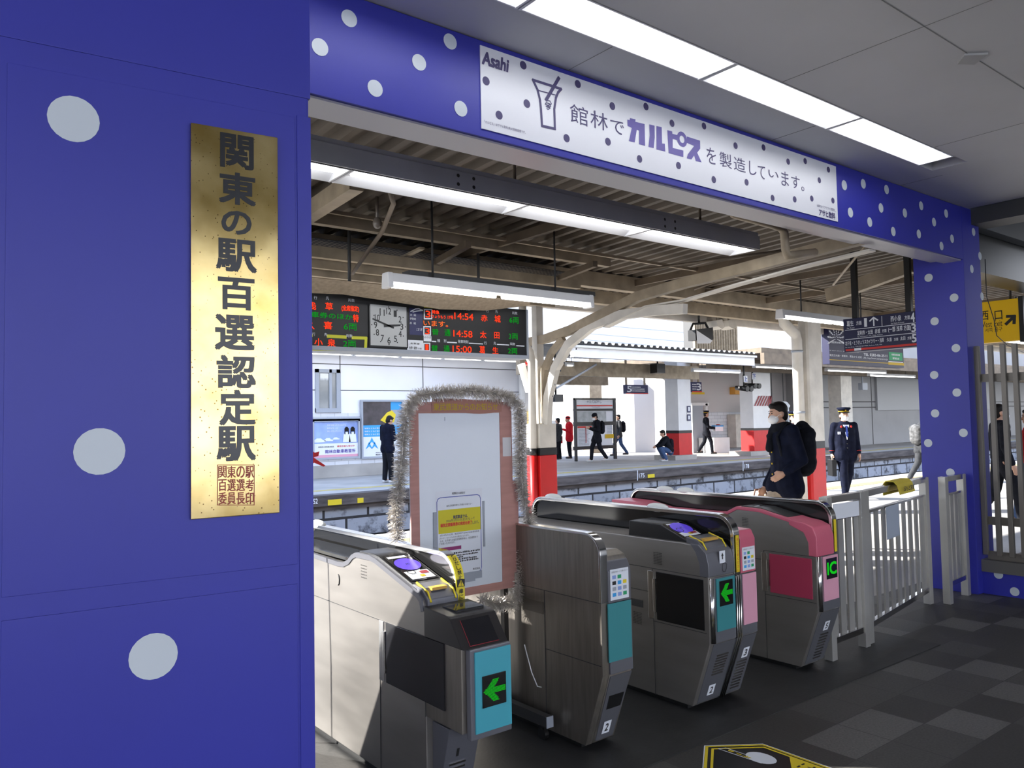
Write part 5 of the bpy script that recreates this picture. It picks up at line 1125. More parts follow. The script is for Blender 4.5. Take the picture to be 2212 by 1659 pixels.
for s, x0, y0, x1, y1, lab in (('152', 673, 1078, 686, 1088, 'white painted number 152 on the far platform edge'), ('175', 1380, 1023, 1392, 1031, 'white painted number 175 on the far platform edge'), ('178', 1608, 1003, 1618, 1011, 'white painted number 178 on the far platform edge')):
    b = MB(); KF.ptext(b, s, x0, y0, x1, y1, .02, .004); KF.pline(b, [(x0 - 3, y0 - 6), (x0 - 3, y1 + 6)], .03, .004); thing(b, 'edge_number', 'paper', lab, 'number', 'painted numbers on the far platform edge')

# --- white station building, left
WY = 21.0; WF_ = YF(WY); xr = PY(1146, 900, WY).x
zti = PY(672, 893, WY).z
b = MB(); b.box(-30, xr, WY, WY + 6, 0, 7); struct(b, 'wall_building', 'panelwall')
b = MB(); b.box(-30, xr, WY - .03, WY, .1, zti); struct(b, 'wall_tiles', 'tilewall')
b = MB()
for py_ in (787, 843): z = PY(735, py_, WY).z; b.box(-30, xr + .01, WY - .006, WY, z - .012, z + .012)
for px_ in (735, 914): x = PY(px_, 850, WY).x; b.box(x - .012, x + .012, WY - .006, WY, zti, 6)
struct(b, 'trim_7', 'darkgrey')
z = PY(700, 905, WY).z; b = MB(); b.box(-30, PY(775, 905, WY).x, WY - .12, WY - .03, z - .08, z + .04); struct(b, 'trim_8', 'greyp')
z = PY(700, 1028, WY).z; b = MB(); b.box(-30, xr, WY - .05, WY, .1, .45); struct(b, 'baseboard_1', 'concrete')
a0, z1 = WF_.uv(680, 797); a1, z0 = WF_.uv(734, 891)
b = MB(); WF_.slab(b, a0 + .1, z0 + .1, a1 - .1, z1 - .1, .005, .012); wn_ = b.build('window_1', 'clear', kind='structure')
b = MB()
for (p0_, p1_, r0, r1) in ((a0, a0 + .1, z0, z1), (a1 - .12, a1, z0, z1), (a1 - .34, a1 - .26, z0, z1)): WF_.slab(b, p0_, r0, p1_, r1, 0, .06)
WF_.slab(b, a0, z0, a1, z0 + .12, 0, .08); WF_.slab(b, a0, z1 - .1, a1, z1, 0, .06); b.build('window_frame', 'greyp', wn_)
b = MB(); hz = z1 - .12
for i in range(7): x = a0 + .15 + i * (a1 - a0 - .5) / 7; w = (a1 - a0 - .5) / 7; WF_.poly(b, [(x, hz), (x, hz - .22), (x + w / 2, hz - .12), (x + w, hz - .22), (x + w, hz)], .02)
b.build('zigzag_pelmet', 'white', wn_)
def poster(label, x0, y0, x1, y1, draw, fm='greyp'):
    a0, z1 = WF_.uv(x0, y0); a1, z0 = WF_.uv(x1, y1)
    t = empty('framed_poster', WF_.p((a0 + a1) / 2, (z0 + z1) / 2, .05), label=label, cat='poster', group='posters on the white station building')
    b = MB(); e = .055
    for q in ((a0 - e, z0 - e, a1 + e, z0), (a0 - e, z1, a1 + e, z1 + e), (a0 - e, z0, a0, z1), (a1, z0, a1 + e, z1)): WF_.slab(b, *q, .03, .12)
    b.build('frame', fm, t)
    draw(t, a0, z0, a1 - a0, z1 - z0)
def d1(t, a, z, w, h):
    R_ = lambda m_, x0, y0, x1, y1, d, nm_: (lambda b: (WF_.rect(b, a + w * x0, z + h * y0, a + w * x1, z + h * y1, d), b.build(nm_, m_, t)))(MB())
    R_('lsky', 0, 0, 1, 1, .06, 'sky_print'); R_('paper', 0, 0, 1, .38, .064, 'white_area'); R_('palepink', 0, 0, 1, .07, .068, 'pink_band')
    b = MB(); WF_.text(b, '館林自動車教習所', a + w * .25, z + h * .11, a + w * .94, z + h * .21, .02, .07); b.build('violet_lettering', 'violet', t)
    b = MB(); WF_.text(b, '群馬県公安委員会指定', a + w * .1, z + h * .27, a + w * .45, z + h * .31, .01, .07); b.build('black_lettering', 'print', t)
    b = MB(); WF_.text(b, '最短合宿も受付中', a + w * .52, z + h * .27, a + w * .92, z + h * .32, .01, .07); b.build('red_lettering', 'redprint', t)
    b = MB()
    for i, s in enumerate(('免許を取ったその日から', '毎日がもっと', '楽しくなっていく!!')): WF_.text(b, s, a + w * .30, z + h * (.86 - .085 * i), a + w * (.72 if i == 0 else .54 if i == 1 else .62), z + h * (.91 - .085 * i), .008, .07)
    b.build('white_lettering', 'paper', t)
    b = MB()       # sketched cars and two figures
    for cx_, cz_, s in ((.13, .45, .16), (.33, .47, .12), (.50, .50, .09)):
        WF_.poly(b, [(a + w * (cx_ + u * s), z + h * (cz_ + v * s)) for u, v in ((-.8, -.2), (.8, -.2), (.85, .1), (.45, .2), (.2, .5), (-.4, .5), (-.8, .15))], .072)
    b.build('car_picture', 'board', t)
    for cx_ in (.74, .88):
        b = MB(); WF_.poly(b, [(a + w * (cx_ + u), z + h * v) for u, v in ((-.09, .40), (.09, .40), (.07, .62), (.03, .68), (-.03, .68), (-.07, .62))], .072); g_ = b.build('figure_picture', 'paper', t)
        b = MB(); WF_.poly(b, [(a + w * (cx_ + u), z + h * v) for u, v in ((-.05, .62), (-.03, .62), (-.03, .70), (.03, .70), (.03, .62), (.05, .62), (.05, .78), (.02, .83), (-.02, .83), (-.05, .78))], .074); b.build('hair_picture', 'hair', g_)
def d2(t, a, z, w, h):
    R_ = lambda m_, x0, y0, x1, y1, d, nm_: (lambda b: (WF_.rect(b, a + w * x0, z + h * y0, a + w * x1, z + h * y1, d), b.build(nm_, m_, t)))(MB())
    R_('greyp', 0, 0, 1, 1, .06, 'ground'); R_(mat('dark_photo', (.05, .04, .045), .4, noise=(3, .7)), 0, .57, .72, 1, .064, 'dark_photo'); R_('sky', 0, .36, 1, .57, .066, 'blue_band'); R_('sky', .72, .85, 1, 1, .066, 'blue_corner'); R_('paper', 0, 0, 1, .36, .066, 'white_area')
    b = MB(); WF_.poly(b, [(a + w * u, z + h * v) for u, v in ((.45, .66), (.62, .80), (.75, .84), (.85, .76), (.8, .62), (.6, .60))], .07); b.build('yellow_shape', 'yellow', t)
    b = MB()
    for cx_, cz_ in ((.16, .20), (.30, .20), (.23, .28)): WF_.poly(b, [(a + w * (cx_ + u * .09), z + h * (cz_ + v * .065)) for u, v in ((-1, -1), (-.4, -.6), (0, -.2), (.4, -.6), (1, -1), (.3, .4), (0, 1.1), (-.3, .4))], .07)
    b.build('emblem', 'sky', t)
    b = MB(); WF_.text(b, 'www.sanrai', a + w * .32, z + h * .06, a + w * .62, z + h * .085, .01, .07); WF_.text(b, '電話 0276', a + w * .32, z + h * .015, a + w * .6, z + h * .045, .01, .07); b.build('black_lettering', 'print', t)
    b = MB()
    for i in range(3): WF_.text(b, '地域とともに歩む学園', a + w * .05, z + h * (.50 - .055 * i), a + w * .55, z + h * (.53 - .055 * i), .008, .07)
    b.build('white_lettering', 'paper', t)
    R_('maroon', .48, .10, .58, .14, .07, 'red_mark')
poster('pale blue poster with cars, two women in white and a pink lower band', 675, 910, 771, 985, d1)
poster('tall poster with dark photo, sky blue band and white area behind the man in navy', 780, 868, 866, 983, d2)
b = MB(); z = PY(800, 768, WY - .5).z; b.box(-20, PY(1120, 780, WY - .6).x, WY - .8, WY, z + .07, z + .22); struct(b, 'beam_eave', 'whited')
xe = PY(1122, 780, WY - .6).x
for i in range(7):
    batten(xe - 1.5 * (i + 1), xe - 1.5 * i - .04, WY - .6, z, 1, 'strip light no. %d from the right under the eave of the white building' % (i + 1) if False else ['strip light at the right end of the eave row over the white building', 'second strip light from the right end of the eave row', 'third strip light from the right end of the eave row', 'fourth strip light from the right end of the eave row', 'fifth strip light from the right end of the eave row', 'sixth strip light from the right end of the eave row', 'strip light at the left end of the eave row, by the blue pillar'][i], 'tubef', 'strip lights under the eave of the white building', .9, None)
b = MB(); x = PY(1136, 900, WY - .3).x; b.tube([(x, WY - .15, max(.11, PY(1136, 1020, WY - .2).z)), (x, WY - .15, 5)], .13, 10); thing(b, 'downpipe', 'white', 'white downpipe at the right end of the white station building', 'pipe')

# --- things between rail column and middle of the far platform
def fbox(name, m_, x0, y0, x1, y1, Y, depth, label=None, cat=None, group=None, **k):
    p, q = PY(x0, y0, Y), PY(x1, y1, Y); b = MB(); b.box(p.x, q.x, Y, Y + depth, q.z, p.z)
    return thing(b, name, m_, label, cat, group, **k) if label else struct(b, name, m_, **k)
def gbox(name, m_, x0, x1, y0, Y, depth, zb_=.09, **k):
    p, q = PY(x0, y0, Y), PY(x1, y0, Y); b = MB(); b.box(p.x, q.x, Y, Y + depth, zb_, p.z); return struct(b, name, m_, **k)
fbox('wall_far_facade', 'facade', 1150, 560, 1560, 830, 52, 1)
b = MB(); Ff = YF(51.95)
for y in (708, 728, 742): Ff.pline(b, [(1240, y - 10), (1500, y + 12)], .06, .01)
struct(b, 'trim_9', 'greyp')
fbox('wall_louvre', 'darkgrey', 1497, 690, 1637, 775, 40, 1)
b = MB()
for i in range(26): x = 1498 + i * 5.35; p = PY(x, 690, 39.9); q = PY(x + 2.6, 790, 39.9); b.box(p.x, q.x, 39.8, 40, q.z, p.z)
struct(b, 'trim_10', 'cream')
fbox('wall_tower', 'facade', 1636, 690, 1668, 800, 39, 2)
fbox('wall_pale_blue', 'bluegrey', 1322, 800, 1450, 879, 36, .5)
b = MB()
for px_ in (1336, 1378, 1411): p = PY(px_, 820, 35.95); b.box(p.x - .06, p.x + .06, 35.9, 36, 0, p.z)
struct(b, 'trim_11', 'darkgrey')
b = MB(); b.box(18, 60, 38, 40, 0, 1.6); struct(b, 'wall_embankment', 'concrete')
b = MB(); rr = random.Random(11)
for i in range(520):
    c = PY(rr.uniform(1366, 1412), 968, 34) + V((0, rr.uniform(0, 1.5), 0)); c.z = .1; hgt = rr.uniform(.4, 1.1); d = V((rr.uniform(-.2, .2), rr.uniform(-.2, .2), hgt)); w = V((.03, 0, 0)); b.add([c - w, c + w, c + d], [(0, 1, 2)], rr.randint(0, 1))
thing(b, 'dry_shrub', [mat('dry_leaves', (.09, .085, .055), .8), mat('dry_stalks', (.30, .22, .13), .8)], 'low dry shrubbery beyond the far platform behind the station name board', 'shrub', kind='stuff')
for x0, x1, y0, Y in ((1220, 1240, 790, 29), (1370, 1386, 850, 30), (1410, 1442, 820, 28), (1272, 1298, 775, 26), (1452, 1468, 800, 27)):
    gbox('pillar_far', 'whited' if x0 != 1272 else 'cream', x0, x1, y0, Y, .5)
gbox('wall_tile_block', 'tilewall', 1150, 1168, 800, 24, 3)
fbox('accessible_sign', 'bluep', 1144, 935, 1155, 953, 20.9, .04, 'small blue accessibility sign at the right corner of the white station building', 'sign')
fbox('light_box_sign', mat('lit_cream_sign', (.85, .66, .30), .5, emit=.6), 1139, 888, 1156, 930, 20.8, .2, 'glowing cream box sign left of the rail column', 'sign')
# station name board
NBY = 21.5; NF = YF(NBY); nb = empty('station_name_board', V((PY(1285, 930, NBY).x, NBY, .1)), label='black framed station name board with map panels on two legs on the far platform', cat='station sign')
c5 = crop(1100, 640, 3.95)
b = MB()
for x0, x1 in ((1240, 1243), (1324, 1328)): p, q = PY(x0, 860, NBY), PY(x1, 860, NBY); b.box(p.x, q.x, NBY - .05, NBY + .05, .09, p.z)
for y0, y1 in ((860, 864), (883, 887), (912, 918), (965, 968)): p, q = PY(1240, y0, NBY), PY(1328, y1, NBY); b.box(p.x, q.x, NBY - .06, NBY + .05, q.z, p.z)
b.build('frame', 'black', nb)
b = MB()
for q in ((1244, 864, 1324, 883), (1244, 887, 1324, 912), (1244, 918, 1324, 965)): NF.prect(b, *q, .0)
b.build('panel', 'paper', nb)
b = MB(); NF.prect(b, *c5(572, 928), *c5(878, 938), .02); NF.prect(b, *c5(580, 1110), *c5(700, 1122), .02); NF.prect(b, *c5(648, 1120), *c5(656, 1250), .02); b.build('red_print', 'redprint', nb)
b = MB(); NF.ptext(b, 'たてばやし', *c5(680, 886), *c5(785, 912), .02, .02); NF.ptext(b, '館林', *c5(660, 890), *c5(676, 908), .01, .02); NF.ptext(b, 'Tatebayashi', *c5(700, 940), *c5(770, 952), .01, .02)
scat(b, NF, *c5(590, 1130), *c5(690, 1270), 12, 0, .02, .9, 4); scat(b, NF, *c5(830, 1110), *c5(890, 1170), 5, 0, .02, .9, 6); b.build('black_print', 'greyp', nb)
b = MB(); NF.prect(b, *c5(575, 985), *c5(825, 1075), .02); b.build('map_panel', mat('map_print', (.42, .45, .46), .5, noise=(5, .25)), nb)
b = MB(); NF.prect(b, *c5(815, 1178), *c5(890, 1210), .02); b.build('yellow_print', 'signyellow', nb)
# far columns with red bases
def farcol(label, x0, x1, ytop, yk, yt, ybot, Y, plinth):
    t = empty('far_column', V((PY((x0 + x1) / 2, 950, Y).x, Y + .3, .1)), label=label, cat='column')
    xa, xb = PY(x0, 950, Y).x, PY(x1, 950, Y).x; D = .6; zk, zt_ = PY(x0, yk, Y).z, PY(x0, yt, Y).z; ztop = PY(x0, ytop, Y).z
    b = MB(); b.box(xa, xb, Y, Y + D, .2, zk); b.build('red_base', 'red', t); b = MB(); b.box(xa - .01, xb + .01, Y - .01, Y + D, zk, zt_); b.build('black_band', 'black', t); b = MB(); b.box(xa, xb, Y, Y + D, zt_, ztop); b.build('shaft', 'white', t)
    p, q = PY(plinth[0], 950, Y - .2).x, PY(plinth[1], 950, Y - .2).x; b = MB(); b.box(p, q, Y - .2, Y + D + .2, .09, .26); b.build('plinth', 'concrete', t); return t
fc1 = farcol('white column with red base beside the crouching person on the far platform', 1467, 1495, 780, 936, 930, 985, 19.0, (1458, 1504))
F_ = YF(18.98); b = MB()
for y0, y1 in ((877, 891), (895, 909)): F_.prect(b, 1484, y0, 1492, y1, .005)
b.build('blue_plate', 'navy', fc1); b = MB(); F_.prect(b, 1486, 879, 1490, 888, .01); F_.prect(b, 1486, 898, 1490, 906, .01); b.build('white_symbol', 'paper', fc1)
fc2 = farcol('white column with red base and striped collar on the far platform, left of the walking man', 1629, 1668, 640, 930, 925, 975, 18.6, (1621, 1676))
F_ = YF(18.58); b = MB()
for i in range(7): x = 1629 + i * 5.6; F_.ppoly(b, [(x, 877), (x + 2.8, 877), (min(x + 12.8, 1667), 855), (min(x + 10, 1664), 855)], .006)
b.build('red_stripes', 'maroon', fc2)
# far canopy
b = MB(); corrug(b, 14.2, PY(1640, 765, 15.5).x, 15.5, 23, lambda y: 3.64 + (y - 15.5) * .05, .26, .06); struct(b, 'roof_far', mat('grey_corrugated', G(.22), .5))
CXR = PY(1630, 780, 15.7).x
b = MB(); b.box(14.5, CXR, 15.7, 15.85, 3.28, 3.58); b.box(14.5, CXR, 15.6, 15.7, 3.54, 3.60); struct(b, 'trim_12', 'white')
b = MB()
for y in (18, 22.5): b.box(14.5, CXR, y, y + .2, 2.95, 3.4)
struct(b, 'beam_far', 'cream')
b = MB(); b.bar(PY(1203, 838, 17), PY(1288, 787, 17), .05, .05); struct(b, 'beam_strut', 'greyp')
for x0, x1, y, Y, n, lab in ((1495, 1598, 800, 17.0, 2, 'twin batten light under the far canopy above the crouching person'), (1220, 1238, 788, 18.0, 1, 'short batten light under the far canopy right of the rail column')):
    p, q = PY(x0, y, Y), PY(x1, y, Y); batten(p.x, q.x, Y, p.z, n, lab, 'tubef', 'lights under the far canopy', 1.0, 3.5)
# station building right of the middle
RY = 22.0
xl, xr2 = PY(1492, 900, RY).x, PY(1700, 900, RY).x
b = MB(); b.box(xl, xr2, RY, RY + 5, .09, 3.75); struct(b, 'wall_station', mat('warm_panel', (.60, .57, .56), .55))
zt_ = PY(1580, 890, RY).z; b = MB(); b.box(PY(1530, 900, RY).x, xr2, RY - .03, RY, .09, zt_); struct(b, 'wall_station_tiles', 'tilewall')
fbox('door_1', 'greyp', 1496, 876, 1522, 979, RY - .05, .05); 
b = MB(); f = YF(RY - .06)
for q in ((1493, 872, 1496, 981), (1522, 872, 1530, 981), (1493, 870, 1530, 876)): a0, z1 = f.uv(*q[:2]); a1, z0 = f.uv(*q[2:]); f.slab(b, a0, max(.1, z0), a1, z1, -.05, .05)
struct(b, 'trim_13', 'white')
gbox('wall_counter', 'white', 1542, 1576, 946, RY - .9, .8)
fc = empty('equipment_cabinet', V((PY(1609, 935, RY - .2).x, RY - .3, .1)), label='beige equipment cabinet with red lamp against the tiled station wall', cat='cabinet')
p, q = PY(1589, 895, RY - .5), PY(1630, 895, RY - .5); b = MB(); b.box(p.x, q.x, RY - .5, RY - .04, .25, p.z); b.build('body', 'whited', fc, bev=.02)
f = YF(RY - .51); b = MB(); f.pdots(b, [(1621, 902), (1621, 910)], .07, .01); b.build('red_lamp', 'redprint', fc); b = MB(); f.prect(b, 1617, 932, 1625, 945, .01); b.build('notice_plate', 'paper', fc); b = MB(); f.pline(b, [(1608, 896), (1608, 972)], .02, .008); b.build('seam', 'darkgrey', fc)
fbox('orange_sign', mat('orange_sign_face', (.75, .36, .06), .5), 1588, 836, 1632, 852, RY - .3, .3, 'orange horizontal sign high on the tiled station wall behind the signals', 'sign')
# big grey shed wall behind the guards, right
GY = 20.5
b = MB(); b.box(xr2, 90, GY, GY + 4, .09, 7); struct(b, 'wall_shed', 'greywall')
b = MB(); f = YF(GY)
for x in (1665, 1690, 1772, 1880): p = PY(x, 800, GY); b.box(p.x - .03, p.x + .03, GY - .01, GY, .1, 4)
for y in (868, 880): 
    z = PY(1850, y, GY).z; b.box(xr2, 90, GY - .01, GY, z - .03, z + .03)
struct(b, 'trim_14', 'darkgrey')
p, q = PY(1892, 800, GY - .1), PY(2010, 885, GY - .1); b = MB(); b.box(p.x, q.x + 8, GY - .12, GY, q.z, p.z + .2); struct(b, 'wall_shutter', mat('shutter_slats', (.40, .41, .42), .45))
b = MB(); p = PY(1822, 980, 18.4).x; b.box(p, p + .9, 18.4, 19.0, .09, 4.2); struct(b, 'pillar_far', 'whited')
b = MB(); b.box(CXR + .4, 90, 15.7, 24, 3.72, 3.9); struct(b, 'roof_shed', 'tan')
b = MB(); b.box(CXR + .4, 90, 15.6, 15.75, 3.35, 3.72); b.box(CXR + .4, 90, 18, 18.3, 3.3, 3.72); struct(b, 'beam_shed', 'tan')
for i, (x0, x1, y, n, lab) in enumerate(((1628, 1732, 791, 3, 'row of three far tubes left of the boxed white column'), (1784, 1912, 799, 4, 'row of four far tubes under the navy advertising sign'), (1876, 1975, 810, 3, 'lower row of far tubes next to the blue entrance pillar'))):
    p = PY(x0, y, 16.6 + i * .5); q = PY(x1, y, 16.6 + i * .5); batten(p.x, q.x, 16.6 + i * .5, p.z, n, lab, 'tubef', 'far light rows', 1.2, 3.75)
# platform number signs, signals, monitor, speakers
def hsign(label, x0, y0, x1, y1, Y, num, side):
    f = YF(Y); t = empty('platform_sign', f.p(*f.uv((x0 + x1) / 2, (y0 + y1) / 2)), label=label, cat='sign', group='far platform number signs')
    a0, z1 = f.uv(x0, y0); a1, z0 = f.uv(x1, y1); b = MB(); f.slab(b, a0, z0, a1, z1, -.15, 0); b.build('panel', 'navy', t)
    h = z1 - z0; b = MB()
    if side == 'l': f.text(b, num, a0 + .05, z0 + h * .2, a0 + .30, z0 + h * .85, .02, .01); scat(b, f, x0 + 8, y0 + 3, x1 - 2, y1 - 4, 3, 0, .01, .8, 2)
    else: f.text(b, num, a1 - .32, z0 + h * .2, a1 - .05, z0 + h * .85, .02, .01); scat(b, f, x0 + 1, y0 + 3, x1 - 9, y1 - 4, 3, 0, .01, .8, 3)
    b.build('white_lettering', 'paper', t)
    b = MB(); f.rect(b, a0, z0, a1, z0 + h * .08, .01); b.build('red_edge', 'redprint', t)
    for a in (a0 + .1, a1 - .1): b = MB(); b.box(a - .03, a + .03, Y + .05, Y + .11, z1, z1 + 1.1); b.build('hanger', 'cream', t)
hsign('navy platform sign number 5 hanging under the far canopy', 1352, 831, 1400, 851, 21.0, '5', 'l'); hsign('navy platform sign number 3 behind the red-based column', 1494, 825, 1516, 847, 20.0, '3', 'r')
b = MB(); f = YF(20.05); f.prect(b, 1494, 847, 1522, 852, 0); q = f.p(*f.uv(1508, 850)); thing(b, 'sign_edge_strip', 'signyellow', 'yellow strip under the platform sign number 3', 'strip')
for x, y, ch, lab in ((1607, 812, '上', 'black platform signal lamp with white plate reading 上'), (1625, 806, '下', 'black platform signal lamp with white plate reading 下')):
    Y = 17.6 if ch == '上' else 18.4; f = YF(Y); t = empty('signal_lamp', f.p(*f.uv(x, y + 30)), label=lab, cat='signal', group='signal lamps over the far platform')
    p = f.p(*f.uv(x, y)); b = MB(); b.tube([(p.x, Y, p.z - .25), (p.x, Y, 3.7)], .035, 6); b.build('hanger', 'darkgrey', t)
    b = MB(); f.prect(b, x - 4, y, x + 5, y + 14, .06); pl = b.build('plate', 'paper', t); b = MB(); f.ptext(b, ch, x - 3, y + 2, x + 4, y + 12, .02, .07); b.build('plate_lettering', 'bluep', pl)
    c = f.p(*f.uv(x, y + 27)); b = MB()
    for dx in (-.13, .13): b.tube([c + V((dx, .25, .03)), c + V((dx, -.25, -.03))], [.08, .105], 12)
    b.bar(c + V((-.30, 0, .03)), c + V((.30, 0, -.03)), .07, .07); b.tube([c, c + V((0, 0, .5))], .03, 6); b.build('lamp_body', 'black', t)
mo = empty('platform_monitor', PY(1521, 720, 8.3), label='black hooded platform monitor with white screen hanging from the canopy edge', cat='monitor')
f = YF(8.1); b = MB(); b.prism([f.p(*f.uv(*q)) for q in ((1502, 712), (1540, 707), (1541, 733), (1538, 735), (1503, 735))], (0, .15, 0)); b.build('hood', 'black', mo)
b = MB(); f.ppoly(b, [(1503, 713), (1538, 736), (1533, 742), (1505, 742)], .01); b.build('screen', 'paper', mo); b = MB(); b.tube([f.p(*f.uv(1502, 712), -.1), f.p(*f.uv(1508, 698), -.1), f.p(*f.uv(1534, 696), -.1), f.p(*f.uv(1540, 707), -.1)], .02, 6); b.tube([f.p(*f.uv(1521, 697), -.1), f.p(*f.uv(1521, 697), -.1) + V((0, 0, .45))], .02, 6); b.build('bracket', 'black', mo)
for (x0, x1, x2, lab) in ((1548, 1560, 1566, 'left beige floodlight under the canopy edge next to the monitor'), (1572, 1585, 1592, 'right beige floodlight under the canopy edge')):
    b = MB(); b.prism([f.p(*f.uv(*q)) for q in ((x0, 692), (x1, 690), (x2, 706), (x1, 711), (x0 + 3, 705))], (0, .22, 0)); b.bar(f.p(*f.uv(x1, 692), -.1), f.p(*f.uv(x1, 692), -.1) + V((0, 0, .4)), .03, .03, up=(0, 1, 0)); thing(b, 'floodlight', 'whited', lab, 'light', 'floodlights at the canopy edge')
for (x0, y0, x1, y1, Y, lab) in ((1419, 785, 1437, 806, 17.5, 'black speaker box hanging under the far canopy near platform sign 5'), (1199, 852, 1217, 868, 17.5, 'small black speaker box right of the rail column')):
    p, q = PY(x0, y0, Y), PY(x1, y1, Y); b = MB(); b.box(p.x, q.x, Y, Y + .3, q.z, p.z); b.tube([((p.x + q.x) / 2, Y + .15, p.z), ((p.x + q.x) / 2, Y + .15, 3.75)], .03, 6); thing(b, 'hanging_speaker', 'black', lab, 'speaker', 'speakers over the far platform')
b = MB(); p, q = PY(1863, 827, 18.3), PY(1872, 842, 18.3); b.box(p.x, q.x + .1, 18.3, 18.5, q.z, p.z); b.tube([((p.x + q.x) / 2, 18.4, p.z), ((p.x + q.x) / 2, 18.4, 3.7)], .03, 6); thing(b, 'hanging_box', 'greyp', 'small grey box hanging in front of the grey shed wall', 'box')
b = MB(); p = PY(1700, 1000, 27); q = PY(1706, 865, 17.4)
b.prism([PY(x, y, 19.5) for x, y in ((1680, 880), (1683, 872), (1692, 867), (1700, 868), (1707, 876), (1706, 880))], (0, 1.2, 0)); f = YF(19.5)
for x in (1684, 1703): p = PY(x, 880, 19.6); b.box(p.x - .04, p.x + .04, 19.6, 19.7, .09, p.z)
thing(b, 'glazed_shelter', mat('pale_glass', (.62, .68, .75), .2), 'pale rounded shelter roof on the far platform behind the man with the backpack', 'shelter')

# ================================================================== PEOPLE
def remesh(mb, name, m_, vox, parent, it=2, label=None):
    me = bpy.data.meshes.new(name); me.from_pydata([tuple(p) for p in mb.v], [], mb.f)
    bm = bmesh.new(); bm.from_mesh(me); bmesh.ops.recalc_face_normals(bm, faces=bm.faces); bm.to_mesh(me); bm.free()
    o = bpy.data.objects.new(name, me); COL.objects.link(o)
    md = o.modifiers.new('r', 'REMESH'); md.mode = 'VOXEL'; md.voxel_size = vox; md.use_smooth_shade = True
    sm = o.modifiers.new('s', 'SMOOTH'); sm.iterations = it; sm.factor = .5
    me2 = bpy.data.meshes.new_from_object(o.evaluated_get(bpy.context.evaluated_depsgraph_get()))
    o.modifiers.clear(); o.data = me2; bpy.data.meshes.remove(me); me2.name = name
    me2.materials.clear(); me2.materials.append(M[m_] if isinstance(m_, str) else m_)
    for p in me2.polygons: p.use_smooth = True
    o.parent = parent
    if label: o['label'] = label
    return o
J0 = dict(head=(0, -.015, 1.585), neck=(0, 0, 1.46), chest=(0, 0, 1.27), waist=(0, 0, 1.06), pelvis=(0, 0, .93),
          shR=(-.185, 0, 1.405), elR=(-.235, .03, 1.12), wrR=(-.24, -.06, .87), shL=(.185, 0, 1.405), elL=(.235, .03, 1.12), wrL=(.24, -.06, .87),
          hipR=(-.09, 0, .91), knR=(-.10, -.02, .50), anR=(-.10, .02, .085), hipL=(.09, 0, .91), knL=(.10, -.02, .50), anL=(.10, .02, .085))
